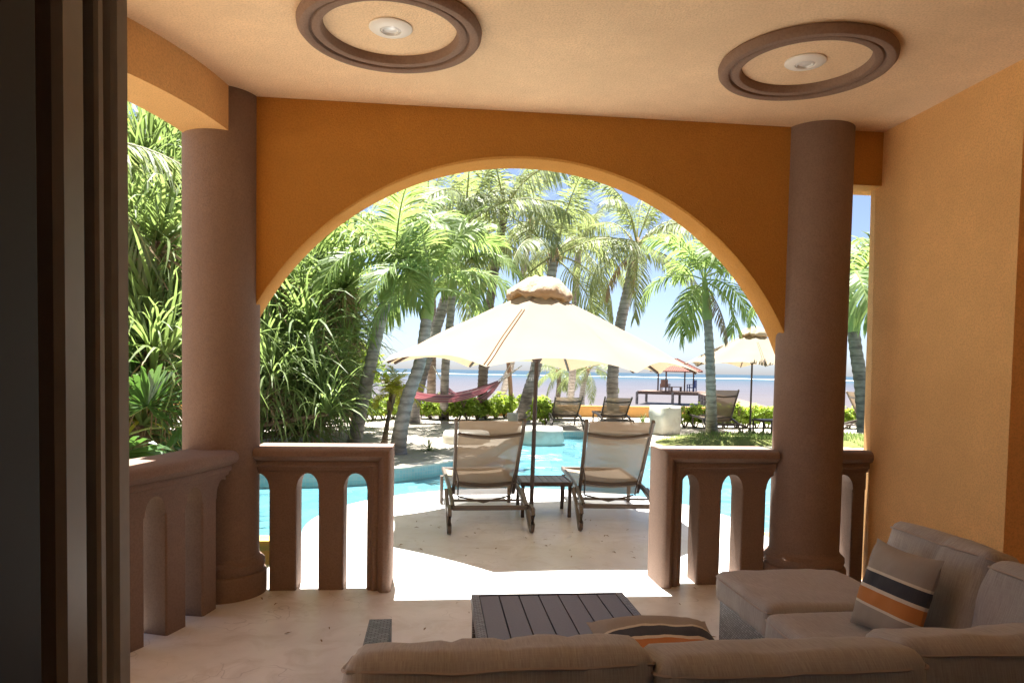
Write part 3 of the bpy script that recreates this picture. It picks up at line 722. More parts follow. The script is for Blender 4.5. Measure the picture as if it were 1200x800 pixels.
# side tables
def make_table(label):
    t = thing('side_table', label, 'side table', (0, 0, 0), 0, 'slatted side tables'); H = .35
    me = B(-.031, .031, -.22, .22, -.014, 0).mesh('slat', 'slat_dark', False)
    for i in range(7): link('slat', me, t, (-.204 + .068 * i, 0, H))
    for a in ((-.24, .24, -.24, -.221), (-.24, .24, .221, .24)): B(*a, H - .04, H + .002).build('rim', 'dark_metal', t, smooth=False)
    for a in ((-.26, -.2405, -.24, .24), (.2405, .26, -.24, .24)): B(*a, H - .04, H + .002).build('rim', 'dark_metal', t, smooth=False)
    lg = B(-.016, .016, -.016, .016, 0, H - .04).mesh('leg', 'dark_metal', False)
    for x in (-.235, .235):
        for y in (-.215, .215): link('leg', lg, t, (x, y, 0))
    return t
tb = make_table('small dark slatted table between the two near loungers'); tb.location = (1.13, 7.30, 0)
dup(tb, (7.55, 15.7, GZ + .02), .1, 'small dark slatted table beside the distant umbrella pole')

# ---------------------------------------------------------------- umbrellas
def make_umbrella(label):
    from mathutils import noise
    t = thing('patio_umbrella', label, 'umbrella', (0, 0, 0), 0, 'cream market umbrellas')
    MB().lathe([(.021, 0), (.021, 2.30)], 16).build('pole', 'dark_metal', t)
    RR, ZT, ZB = 1.55, 2.19, 1.47
    def surf(a, r):
        """a in sectors (0..8), r 0..1"""
        k = math.floor(a); f = a - k; a0, a1 = R(22.5 + 45 * k), R(22.5 + 45 * (k + 1))
        p = Vector((math.cos(a0), math.sin(a0), 0)) * (1 - f) + Vector((math.cos(a1), math.sin(a1), 0)) * f
        bow = 4 * f * (1 - f)
        rad = (.13 + (RR - .13) * r)
        q = p * rad * (1 - .035 * bow * r ** 3)
        z = ZT - (ZT - ZB) * (.95 * r + .05 * r * r) + .012 * math.sin(math.pi * r) - .03 * bow * math.sin(math.pi * r) +  .085 * bow * r ** 4
        nz = noise.noise(Vector((q.x * 2.5, q.y * 2.5, 4))) * .02 * r
        return Vector((q.x, q.y, z + nz))
    mb = MB(); na, nr = 8, 14; rows = []
    for j in range(nr + 1): rows.append([surf(i / na, j / nr) for i in range(8 * na)])
    mb.rings(rows, True, False, False); can = mb.build('canopy', 'canopy_cloth', t, smooth='all')
    # puffed vent cap, gathered and tied
    rows = []
    for z, r in ((2.155, .16), (2.14, .24), (2.13, .29), (2.15, .315), (2.20, .295), (2.25, .25), (2.30, .18), (2.335, .11), (2.35, .05), (2.355, .01)):
        ring = []
        for i in range(64):
            a = 2 * math.pi * i / 64; e = noise.noise(Vector((math.cos(a) * 2.2, math.sin(a) * 2.2, z * 5))); e2 = noise.noise(Vector((math.cos(a) * 6, math.sin(a) * 6, z * 14)))
            k = 1 + (.12 * e + .10 * e2 + .02 * math.sin(a * 9 + z * 9)) * min(1, r / .2); ring.append(Vector((r * math.cos(a) * k, r * math.sin(a) * k, z + (.06 * e + .045 * e2 - .008 * math.cos(a * 8)) * min(1, r / .2))))
        rows.append(ring)
    MB().rings(rows).build('vent_cap', 'vent_cloth', can, smooth='all')
    MB().lathe([(.155, 2.15), (.17, 2.165), (.16, 2.185)], 24, caps=False).build('vent_cord', 'seam_dark', can)
    # zip seam along one front panel
    for off in (-.012, .05):
        mb = MB(); pp = [surf(4.98 + off * (1 - .5 * k / 10) - .0, .30 + .69 * k / 10) + Vector((0, 0, .006)) for k in range(11)]
        mb.tube(pp, .0042, 5); mb.build('zip_seam', 'seam_dark', can)
    for k in range(8):
        a = R(22.5 + 45 * k); pp = [surf(k + 1e-6, r) + Vector((0, 0, -.018)) for r in (0, .25, .5, .75, .97)]
        MB().beam(pp, .02, .026).build('rib', 'rib_bronze', t)
        mid = surf(k + 1e-6, .5) + Vector((0, 0, -.03)); MB().beam([(math.cos(a) * .04, math.sin(a) * .04, 1.60), tuple(mid)], .016, .02).build('strut', 'rib_bronze', t)
    MB().lathe([(.03, 1.53), (.05, 1.56), (.055, 1.60), (.04, 1.63), (.03, 1.66)], 16).build('hub', 'rib_bronze', t)
    MB().lathe([(.0215, .02), (.04, .03), (.04, .10), (.03, .12)], 16).build('pole_sleeve', 'dark_metal', t)
    return t
um = make_umbrella('large cream umbrella over the two near loungers'); um.location = (.965, 6.98, 0); um.rotation_euler.y = R(1.0)
dup(um, (7.02, 15.45, GZ + .08), R(8), 'cream umbrella farther off, partly behind the right column')

# ---------------------------------------------------------------- stones
def stone(name, label, cat, loc, dims, seed, taper=.8, rot=0, squash=3.5):
    from mathutils import noise
    mb = MB(); rows = []; n = 28
    for j in range(11):
        z = j / 10; rz = 1 - .12 * (abs(z - .5) * 2) ** 4; rr = (taper + (1 - taper) * z) * rz
        ring = []
        for i in range(n):
            a = 2 * math.pi * i / n; c, s_ = math.cos(a), math.sin(a); k = (abs(c) ** squash + abs(s_) ** squash) ** (-1 / squash)
            q = Vector((c * k * dims[0] / 2 * rr, s_ * k * dims[1] / 2 * rr, z * dims[2])); q += Vector((c, s_, 0)) * noise.noise(q * 6 + Vector((seed, 0, 0))) * .03; ring.append(q)
        rows.append(ring)
    mb.rings(rows); o = mb.build(name, 'white_stone', None, loc, 'all'); o.rotation_euler.z = rot; o.cycles.is_caustics_receiver = True; return tag(o, label, cat)
stone('stone_seat', 'round white stone seat standing in the pool behind the umbrella pole', 'stone seat', (2.22, 14.9, -.4), (1.02, .9, .69), 2, .9, .2, 2.2)
stone('stone_seat', 'pale stone seat at the pool edge, mostly hidden by the left lounger', 'stone seat', (.62, 13.6, -.4), (.9, .8, .70), 4, .92, .1, 3)
stone('stone_pillar', 'squat square white stone pillar at the head of the pool', 'pillar', (5.16, 15.75, GZ - .01), (.60, .55, .66), 7, .97, R(28), 9)
stone('white_rock', 'small white rock among the hedge behind the left lounger', 'rock', (2.0, 18.2, GZ), (.3, .25, .3), 9, .8, 0, 2)

# ================================================================== PLANTS
def bend(pts_dir, step, droop):
    pass
def frond_mesh(name, seed, L, a0, a1, n, ll, lw, va, droop, pet=.2, mats=('leaf_coconut', 'rachis'), fwd=(68, 28), twist=.0, rr=.022, jit=.1):
    g = random.Random(seed); mb = MB(); K = 16; P = [Vector((0, 0, 0))]; T = []
    lat = g.uniform(-.18, .18)
    for i in range(K + 1):
        t = i / K; a = a0 + (a1 - a0) * t ** 1.25; d = Vector((math.cos(a), lat * t, math.sin(a))).normalized(); T.append(d)
        if i < K: P.append(P[-1] + d * (L / K))
    mb.cm = 1; mb.tube(P, [rr * (1 - .85 * i / K) for i in range(K + 1)], 5); mb.cm = 0
    for i in range(n):
        s_ = (i + .5) / n; t = pet + (1 - pet) * s_; f = t * K; k = min(int(f), K - 1); q = P[k].lerp(P[k + 1], f - k); tt = T[k].lerp(T[k + 1], f - k).normalized()
        B_ = Vector((0, 0, 1)).cross(tt).normalized(); Nn = tt.cross(B_)
        tw = twist * s_; B2 = B_ * math.cos(tw) + Nn * math.sin(tw); N2 = Nn * math.cos(tw) - B_ * math.sin(tw)
        ln_ = ll * (.45 + .55 * math.sin(math.pi * min(1, .12 + s_ * .80)) ** .7) * (1 - .35 * s_ ** 4)
        for sd in (-1, 1):
            if g.random() < .03: continue
            ph = R(fwd[0] + (fwd[1] - fwd[0]) * s_ + g.gauss(0, 5)); v = va + g.gauss(0, .16)
            d = (tt * math.cos(ph) + (B2 * sd * math.cos(v) + N2 * math.sin(v)) * math.sin(ph)).normalized()
            l_ = ln_ * g.uniform(.88, 1.08); pts = [q.copy()]; wd = [lw * .55]; dr = droop * g.uniform(.7, 1.3); cur = d.copy()
            for m_ in range(3):
                cur = (cur + Vector((0, 0, -dr * (m_ + .6) / 3))).normalized(); pts.append(pts[-1] + cur * (l_ / 3)); wd.append(lw * (1.0, .8, .06)[m_])
            wv = tt - d * tt.dot(d); wv.normalize(); wv = (wv + N2 * g.uniform(-.35, .35) * 1.0).normalized()
            mb.strip(pts, wd, wv)
    return mb.mesh(name, list(mats), False)
CLS = [(82, 48), (66, 8), (48, -28), (26, -52), (2, -72), (-30, -84)]
COCO = [frond_mesh('frond', 10 + i, 3.1, R(a), R(b), 60, .82, .032, -.25 if i < 4 else -.55, .55, .18, rr=.03) for i, (a, b) in enumerate(CLS)]
COCO2 = [frond_mesh('frond', 40 + i, 2.9, R(a - 6), R(b - 12), 56, .78, .032, -.45, .7, .2, rr=.03, twist=.7) for i, (a, b) in enumerate(CLS)]
FEAT = [frond_mesh('frond', 70 + i, 1.75, R(a), R(b - 20), 46, .60, .036, .45 if i < 4 else .1, .55, .16, ('leaf_feather', 'crownshaft'), (70, 34), rr=.02) for i, (a, b) in enumerate(CLS)]
FEAT2 = [frond_mesh('frond', 90 + i, 1.65, R(a + 3), R(b - 30), 44, .62, .038, .15, .8, .16, ('leaf_feather', 'crownshaft'), (66, 38), twist=.5, rr=.02) for i, (a, b) in enumerate(CLS)]
DEADF = [frond_mesh('frond', 110 + i, 2.2, R(-40), R(-88), 34, .5, .035, -.9, 1.2, .2, ('leaf_dead', 'leaf_dead'), rr=.025) for i in range(2)]
YELF = [frond_mesh('frond', 120 + i, .55, R(a), R(b), 24, .22, .02, .2, .5, .15, ('leaf_yellow', 'leaf_yellow'), rr=.006) for i, (a, b) in enumerate(CLS[:5])]
def spline(pts, k=8):
    out = []; n = len(pts); g = lambda i: pts[max(0, min(n - 1, i))]
    for i in range(n - 1):
        p0, p1, p2, p3 = g(i - 1), g(i), g(i + 1), g(i + 2)
        for q in range(k):
            t = q / k; out.append(.5 * ((2 * p1) + (p2 - p0) * t + (2 * p0 - 5 * p1 + 4 * p2 - p3) * t * t + (3 * p1 - p0 - 3 * p2 + p3) * t ** 3))
    return out + [pts[-1]]
def palm(name, label, pts, r0, r1, sets, nf, sc_, seed, bark_='bark_grey', shaft=0, dead=0, group=None, lo=0, hi=5.4, flare=1.5, az0=0):
    g = random.Random(seed); base = pts[0]
    t = thing(name, label, 'palm tree', base, 0, group)
    P = [p - base for p in spline(pts, 8)]
    # resample for rings
    seg = [0]
    for i in range(1, len(P)): seg.append(seg[-1] + (P[i] - P[i - 1]).length)
    Lt = seg[-1]; n = max(12, int(Lt / .065)); Q = []; rad = []
    j = 0
    for i in range(n + 1):
        d = Lt * i / n
        while j < len(seg) - 2 and seg[j + 1] < d: j += 1
        f = (d - seg[j]) / max(1e-6, seg[j + 1] - seg[j]); Q.append(P[j].lerp(P[j + 1], f)); tt = i / n
        rad.append((r0 + (r1 - r0) * tt ** .7) * (1 + (flare - 1) * math.exp(-d / .28)) * (1.05 if i % 2 else .95) * g.uniform(.98, 1.02))
    Q[0] = Q[0] + Vector((0, 0, -.1))
    MB().tube(Q, rad, 12).build('trunk', bark_, t)
    top = Q[-1]; d = (Q[-1] - Q[-4]).normalized()
    if shaft:
        MB().tube([top - d * .05, top + d * shaft * .15, top + d * shaft * .5, top + d * shaft], [r1 * 1.15, r1 * 1.25, r1 * .95, r1 * .5], 12).build('crownshaft', 'crownshaft', t); top = top + d * shaft * .92
    else:
        mb = MB()   # fibrous leaf bases round the top
        for i in range(16):
            a = i * 2.4; e = g.uniform(.1, .9); b_ = top + d * g.uniform(-.35, .1); o_ = Vector((math.cos(a), math.sin(a), 0))
            mb.strip([b_ + o_ * r1 * .8, b_ + o_ * (r1 * 1.5) + Vector((0, 0, .16)), b_ + o_ * (r1 * 2.2) + Vector((0, 0, .26 * e))], [.10, .075, .03], Vector((-math.sin(a), math.cos(a), 0)))
        mb.build('leaf_bases', 'leaf_dead', t, smooth=False)
    for i in range(nf):
        f = (i + .5) / nf; k = min(5, int(lo + (hi - lo) * f ** .85 + g.uniform(-.3, .3))); k = max(0, k)
        me = g.choice(sets)[k]; s_ = sc_ * g.uniform(.86, 1.1) * (.8 if k == 0 else 1)
        o = link('frond', me, t, top + d * g.uniform(-.06, .06), (g.gauss(0, .22), g.gauss(0, .08), az0 + i * 2.39996 + g.gauss(0, .2)), s_)
    for i in range(dead):
        link('frond', g.choice(DEADF), t, top - d * .1, (g.gauss(0, .2), 0, g.uniform(0, 6.28)), sc_ * g.uniform(.6, .9))['label'] = 'dead brown hanging frond'
    return t
GC, GA = 'coconut palms toward the beach', 'feather palms round the pool'
C1, F1 = [COCO, COCO2], [FEAT, FEAT2]
# feather palms near the pool
palm('feather_palm', 'leaning grey feather palm on the sand nearest the leafy clump', [onz(415, 520, GZ), at(425, 470, 12.4), at(438, 410, 12.5), at(452, 352, 12.6)], .125, .10, F1, 11, 1.12, 1, 'bark_grey', .75, 0, GA, 0, 4.9, 1.15)
palm('feather_palm', 'curving grey feather palm rising behind the left edge of near umbrella', [onz(466, 531, GZ), at(470, 500, 11.4), at(478, 465, 11.5), at(492, 425, 11.7), at(500, 372, 11.9)], .125, .09, F1, 10, 1.0, 2, 'bark_grey', .6, 0, GA, 0, 4.9, 1.2)
palm('feather_palm', 'straight slim feather palm on the raised lawn', [onz(834, 507, GZ + .12), at(833, 450, 14.5), at(831, 400, 14.5), at(829, 372, 14.5)], .125, .085, F1, 14, .92, 3, 'bark_grey', .8, 1, GA, 0, 5.2, 1.1)
palm('feather_palm', 'feather palm seen in the gap between right column and orange wall', [at(1014, 500, 12.6), at(1009, 450, 12.6), at(1003, 410, 12.6), at(1000, 385, 12.6)], .13, .10, F1, 13, 1.25, 4, 'bark_brown', .7, 0, GA, 0, 5.0, 1.1)
palm('feather_palm', 'second feather palm crown left of the arch, above the leafy clump', [onz(372, 500, GZ), at(374, 430, 15.5), at(380, 360, 15.5), at(392, 300, 15.5)], .12, .09, F1, 10, 1.15, 5, 'bark_grey', .7, 1, GA, 0, 5.2, 1.1)
palm('feather_palm', 'feather palm with bright fronds in the middle of the arch, left of umbrella top', [onz(520, 490, GZ), at(522, 430, 17), at(527, 380, 17), at(530, 345, 17)], .12, .09, F1, 11, 1.2, 6, 'bark_grey', .7, 0, GA, 0, 5.2, 1.1)
# coconut palms
palm('coconut_palm', 'coconut palm with swollen ringed base behind the curving feather palm', [onz(480, 494, GZ), at(487, 465, 18.2), at(500, 420, 18.4), at(525, 340, 18.8), at(545, 268, 19)], .17, .12, C1, 12, 1.05, 11, 'bark_grey', 0, 1, GC, 0, 5.3, 1.9)
palm('coconut_palm', 'straight brown coconut palm trunk farther back beside the hammock rope', [onz(505, 478, GZ), at(506, 430, 24), at(506, 340, 24), at(500, 262, 24)], .16, .12, C1, 13, 1.1, 12, 'bark_brown', 0, 0, GC, 0, 5.2, 1.3)
palm('coconut_palm', 'dark coconut palm trunk in front of the hammock', [onz(565, 488, GZ), at(566, 440, 19.5), at(572, 370, 19.6), at(585, 285, 19.8), at(592, 245, 20)], .15, .11, C1, 12, 1.1, 13, 'bark_brown', 0, 1, GC, 0, 5.3, 1.4)
palm('coconut_palm', 'grey ringed coconut palm with flared foot beside the umbrella pole', [onz(611, 492, GZ), at(619, 460, 18.5), at(628, 430, 18.6), at(640, 360, 18.8), at(650, 300, 19)], .17, .12, C1, 11, 1.05, 14, 'bark_grey', 0, 0, GC, 0, 5.4, 2.4)
palm('coconut_palm', 'leaning coconut palm right of the near umbrella with brown fibrous top', [onz(719, 492, GZ), at(718, 440, 18.7), at(727, 380, 18.9), at(737, 335, 19), at(746, 288, 19.1)], .17, .13, C1, 16, .95, 15, 'bark_grey', 0, 2, GC, 0, 5.4, 1.3)
palm('coconut_palm', 'coconut palm crown at the top of the arch, far behind', [onz(585, 475, GZ - .3), at(600, 420, 27), at(612, 330, 27), at(622, 262, 27)], .16, .12, C1, 10, 1.15, 16, 'bark_grey', 0, 0, GC, 0, 5.4, 1.3)
palm('coconut_palm', 'coconut palm crown between the umbrella top and the leaning palm, farther back', [onz(668, 476, GZ - .3), at(672, 420, 26), at(674, 350, 26), at(678, 290, 26)], .16, .12, C1, 11, .95, 17, 'bark_grey', 0, 0, GC, 0, 5.4, 1.3)
palm('coconut_palm', 'small young coconut palm on the beach under the umbrella edge', [at(653, 474, 44), at(655, 450, 44), at(655, 436, 44)], .17, .12, C1, 13, .75, 18, 'bark_brown', 0, 0, GC, 1, 5.4, 1.2)
palm('coconut_palm', 'small slanting young coconut palm on the beach near the leaning trunk', [at(681, 474, 42), at(684, 450, 42), at(690, 432, 42)], .17, .13, C1, 12, .8, 19, 'bark_grey', 0, 0, GC, 1, 5.4, 1.2)
palm('coconut_palm', 'coconut palm whose big fronds hang beyond the curved left balustrade', [Vector((-4.2, 7.3, -.2)), Vector((-4.3, 7.25, 1.2)), Vector((-4.2, 7.2, 2.4)), Vector((-4.05, 7.1, 3.3))], .15, .12, C1, 15, .72, 20, 'bark_grey', 0, 0, GC, 0, 5.0, 1.4)
palm('young_palm', 'tiny yellow-green palm on a thin stem between the grey trunks', [onz(450, 521, GZ), at(455, 490, 12.2), at(462, 463, 12.2)], .055, .03, [YELF], 14, 1.0, 21, 'stem_brown', 0, 0, None, 0, 4.6, 1.3)
# strap-leaf rosettes (screw pines)
def rosette_mesh(seed, n, L, wd, mat='leaf_strap', hang=0.0):
    g = random.Random(seed); mb = MB()
    for i in range(n):
        a = i * 2.39996 + g.gauss(0, .2); f = (i + .5) / n; el = R(82 - 80 * f) + g.gauss(0, .2) - hang; l_ = L * g.uniform(.7, 1.1); d = Vector((math.cos(a) * math.cos(el), math.sin(a) * math.cos(el), math.sin(el)))
        wv = Vector((-math.sin(a), math.cos(a), g.uniform(-.35, .35))).normalized(); pts = [d * .03]; wds = [wd]; cur = d; K = 6; dr = g.uniform(.2, .75); kink = g.random() < .25
        for k in range(K):
            cur = (cur + Vector((0, 0, -dr * (k + .4) / K * (2.2 if kink and k >= 3 else 1)))).normalized(); pts.append(pts[-1] + cur * (l_ / K)); wds.append(wd * (1.1, 1.05, .95, .75, .45, .05)[k])
        mb.strip(pts, wds, wv)
    return mb.mesh('crown', mat, False)
ROS = [rosette_mesh(200 + i, 60, 1.30, .040) for i in range(5)]
ROSY = [rosette_mesh(220 + i, 30, .8, .05, 'leaf_yellow') for i in range(2)]
ROSD = [rosette_mesh(230 + i, 30, 1.0, .03, 'leaf_dead', .9) for i in range(2)]
def screw_pine(label, base, stems, seed, dead=.22, yel=.04, sc_=1.0):
    g = random.Random(seed); t = thing('screw_pine', label, 'shrub', base, 0, 'screw pines'); c = Vector(base)
    for (tip, s_) in stems:
        p = Vector(tip) - c; m = Vector((p.x * .35 + g.uniform(-.1, .1), p.y * .35 + g.uniform(-.1, .1), p.z * .55))
        MB().tube(spline([Vector((0, 0, -.1)), m, p], 5), .035, 7).build('stem', 'stem_brown', t)
        q = g.random(); me = g.choice(ROSY) if q < yel else g.choice(ROS)
        link('crown', me, t, p, (g.gauss(0, .3), g.gauss(0, .3), g.uniform(0, 6.28)), s_ * sc_ * g.uniform(.85, 1.2))
        if g.random() < dead: link('dead_leaves', g.choice(ROSD), t, p + Vector((0, 0, -.12)), (g.gauss(0, .3), g.gauss(0, .3), g.uniform(0, 6.28)), s_ * sc_ * g.uniform(.7, 1.1))
    return t
def mass(n, x0, x1, y0, y1, D0, D1, seed, s0=.8, s1=1.15):
    """tips scattered through the measured volume of a clump"""
    g = random.Random(seed); out = []
    for i in range(n):
        x, y = g.uniform(x0, x1), g.uniform(y0, y1); out.append((at(x, y, g.uniform(D0, D1)), g.uniform(s0, s1)))
    return out
screw_pine('dense strap-leaved clump just left of the arch foot, above the pool', (-3.6, 11.6, GZ), mass(36, 300, 385, 390, 500, 10.8, 12.8, 1, .7, 1.05) , 1)
screw_pine('tall strap-leaved clump behind, filling the left foot of the arch', (-4.2, 13.6, GZ), mass(34, 300, 405, 320, 440, 12.8, 14.8, 2), 2, .7)
screw_pine('strap-leaved clump with hanging dry leaves beside the leaning palm trunk', (-2.6, 14.6, GZ), mass(26, 350, 412, 330, 470, 13.6, 15, 3, .7, 1.0), 3, 1.0)
screw_pine('low strap-leaved clump spilling over the sand at the left', (-3.3, 12.2, GZ), mass(14, 305, 365, 450, 515, 10.6, 12.0, 4, .6, .9), 4, .5)
screw_pine('bright strap-leaved plant seen past the left column, middle height', (-3.9, 8.0, -.1), mass(24, 130, 222, 260, 440, 7.0, 9.0, 5, .75, 1.0), 5, .25, .12)
screw_pine('upper strap-leaved plant seen past the left column, under the palm fronds', (-5.0, 9.6, -.1), mass(24, 125, 225, 165, 330, 8.8, 10.5, 6, .8, 1.1), 6, .3)
screw_pine('dry strap-leaved plant low beyond the curved balustrade', (-3.4, 7.2, -.1), mass(16, 125, 222, 400, 520, 6.2, 7.6, 7, .55, .8), 7, .9, .1)
screw_pine('dark strap-leaved clump deep behind the left column', (-6.5, 12.0, -.1), mass(26, 120, 330, 200, 480, 11.5, 14, 8, 1.0, 1.4), 8, .2)
# fan palm at the foot of the left column
def fan_mesh(seed, Rr=.55, n=26):
    g = random.Random(seed); mb = MB(); mb.cm = 1; mb.tube([Vector((0, 0, 0)), Vector((.3, 0, .25)), Vector((.6, 0, .38))], [.012, .01, .008], 5); mb.cm = 0; c = Vector((.6, 0, .38))
    for i in range(n):
        a = R(-125 + 250 * i / (n - 1)); d = Vector((math.cos(a) * .42, math.sin(a), math.cos(a) * .85)).normalized(); l_ = Rr * (.75 + .25 * math.cos(a * .8)) * g.uniform(.92, 1.06)
        wv = Vector((-math.sin(a), math.cos(a), .28 if i % 2 else -.28)).normalized()
        mb.strip([c, c + d * l_ * .45, c + d * l_ * .8 + Vector((0, 0, -.02)), c + d * l_ + Vector((0, 0, -.09))], [.012, .075, .045, .004], wv)
    return mb.mesh('fan_leaf', ['leaf_fan', 'crownshaft'], False)
FAN = [fan_mesh(300 + i) for i in range(3)]
fp = thing('fan_palm', 'low dark green fan palm at the foot of the left column', 'palm tree', (-2.75, 6.35, -.16)); g = random.Random(9)
MB().tube([(0, 0, -.1), (0, .02, .5), (.02, .02, 1.0)], [.07, .06, .05], 10).build('trunk', 'stem_brown', fp)
for i in range(13): link('fan_leaf', FAN[i % 3], fp, (.02, .02, .95), (g.gauss(0, .15), R(-35 + i * 7) , i * 2.4), g.uniform(.75, 1.0))
# leafy hedges
def bush_mesh(seed, n=230, rx=.55, ry=.42, rz=.5, mat='leaf_hedge', ls=.105):
    g = random.Random(seed); mb = MB()
    for i in range(n):
        z = g.uniform(-.55, 1); a = g.uniform(0, 6.283); rr = math.sqrt(max(0, 1 - z * z)) if z > 0 else 1; k = g.uniform(.62, 1.06) + .12 * math.sin(a * 3 + seed) + .08 * math.sin(a * 5 + z * 4)
        c = Vector((rx * rr * math.cos(a) * k, ry * rr * math.sin(a) * k, .5 + rz * z * k)); nrm = Vector((c.x / rx, c.y / ry, (c.z - .4) / rz + .5)).normalized()
        sd = nrm.cross(Vector((.3, .2, 1))).normalized(); u2 = nrm.cross(sd)
        for j in range(6):
            b = j * 1.05 + g.uniform(-.2, .2); o_ = sd * math.cos(b) + u2 * math.sin(b); d = (o_ * .9 + nrm * g.uniform(.25, .8)).normalized(); l_ = ls * g.uniform(.75, 1.2); wv = d.cross(nrm).normalized()
            mb.strip([c, c + d * l_ * .55, c + d * l_ + nrm * .01], [.012, .052, .02], wv)
    return mb.mesh('foliage', mat, False)
BUSH = [bush_mesh(400 + i) for i in range(4)]
def bush_at(t, off, s_, seed):
    g = random.Random(seed)
    link('foliage', BUSH[seed % 4], t, off, (0, 0, g.uniform(0, 6.28)), (s_ * g.uniform(.9, 1.2), s_ * g.uniform(.9, 1.1), s_ * g.uniform(.9, 1.1)))
    mb = MB(); o = Vector(off)
    for j in range(5): a = g.uniform(0, 6.28); mb.tube([o + Vector((0, 0, -.05)), o + Vector((.12 * math.cos(a), .12 * math.sin(a), .2)), o + Vector((.3 * math.cos(a), .3 * math.sin(a), .55))], [.018, .014, .008], 5)
    mb.build('stem', 'stem_brown', t)
def bush(label, x, y, z, s_, seed):
    t = thing('bush', label, 'bush', (x, y, z)); bush_at(t, (0, 0, 0), s_, seed); return t
hb = [(372 + 11 * i, 18.5 - .5 * math.sin(i * .5) + .10 * i) for i in range(25)]
t = thing('hedge', 'bright green leafy hedge behind the grey palm trunks and hammocks', 'hedge', at(500, 480, 20)); t.location.z = GZ
for i, (x, D) in enumerate(hb):
    q = at(x, 480, D) - t.location; bush_at(t, (q.x, q.y, 0), .60 + .06 * math.sin(i * 2), i)
q = onz(637, 500, GZ); bush('single bright bush beside the far loungers', q.x, q.y, GZ, .66, 33)
t = thing('hedge', 'bright green leafy hedge behind the lawn and distant umbrella', 'hedge', at(900, 480, 18.6)); t.location.z = GZ
for i in range(19):
    q = at(803 + i * 12, 480, 18.4 + .05 * i) - t.location; bush_at(t, (q.x, q.y, 0), .54 + .05 * math.sin(i * 3), 50 + i)
q = at(385, 480, 15.5); bush('leafy bush at the edge of the strap-leaved clump', q.x, q.y, GZ + .3, 1.2, 71)
q = at(402, 440, 16.5); bush('taller leafy bush behind the leaning palm trunk', q.x, q.y, GZ + .7, 1.4, 72)
# little spiky plants
def tuft(label, x, y, z, s_, seed): o = link('spiky_plant', ROS[seed % 5], None, (x, y, z), (0, 0, seed), s_); tag(o, label, 'plant'); return o
q = onz(503, 528, GZ); tuft('small spiky plant on the sand by the pool rim', q.x, q.y, GZ, .26, 1)
q = onz(753, 497, GZ); tuft('small spiky plant in front of the low orange wall', q.x, q.y, GZ, .3, 2)
q = at(312, 600, 6.9); bush('yellow-green leafy plant seen through the first slot of left balustrade', -1.75, 5.75, -.3, .7, 73)
# ---------------------------------------------------------------- hammocks
def hammock(label, A, Bq, drop, wd, seed):
    t = thing('hammock', label, 'hammock', (A + Bq) / 2, 0, 'striped hammocks'); c = (A + Bq) / 2; mb = MB(); rows = []; K = 24; sd = (Bq - A).cross(Vector((0, 0, 1))).normalized()
    for k in range(K + 1):
        f = .16 + .68 * k / K; p = A.lerp(Bq, f); p.z -= drop * 4 * f * (1 - f); w_ = wd * math.sin(math.pi * (.06 + .88 * k / K)) ** .6
        rows.append([p - c + sd * (w_ * (i / 8 - .5)) + Vector((0, 0, .45 * w_ * (abs(i / 8 - .5) * 2) ** 2 - .1 * w_)) for i in range(9)])
    b = len(mb.v)
    for r_ in rows: mb.v += [tuple(q) for q in r_]
    for k in range(K):
        for i in range(8): mb.face((k * 9 + i, k * 9 + i + 1, k * 9 + i + 10, k * 9 + i + 9), [(k / K, i / 8), (k / K, (i + 1) / 8), ((k + 1) / K, (i + 1) / 8), ((k + 1) / K, i / 8)])
    mb.build('bed', 'hammock_cloth', t)
    for end, row in ((A, rows[0]), (Bq, rows[-1])):
        mb = MB()
        for i in (0, 2, 4, 6, 8): mb.tube([end - c, row[i]], .007, 4)
        mb.build('cords', 'rope', t)
hammock('maroon striped hammock slung low between grey trunk and dark palm', at(432, 437, 17.5), at(612, 428, 19.2), .80, .5, 1)
hammock('second maroon hammock crossing behind, hung from the brown trunk', at(507, 428, 20.2), at(600, 424, 19.6), 1.12, .42, 2)
def post(label, a, b):
    t = thing('wooden_post', label, 'post', a, 0, 'wooden hammock posts'); MB().tube([Vector((0, 0, -.1)), (b - a) * .5 + Vector((.02, 0, 0)), b - a], [.07, .062, .055], 9).build('pole', 'post_wood', t); MB().tube([(b - a) * .9, (b - a) * .93], .075, 9).build('rope_wrap', 'rope', t)
post('leaning reddish wooden post carrying the hammock ropes behind the umbrella pole', onz(600, 488, GZ), at(594, 405, 19.5))
post('reddish wooden post beside the leaning grey palm, hammock rope tied on', at(414, 492, 17.4), at(423, 400, 17.2))
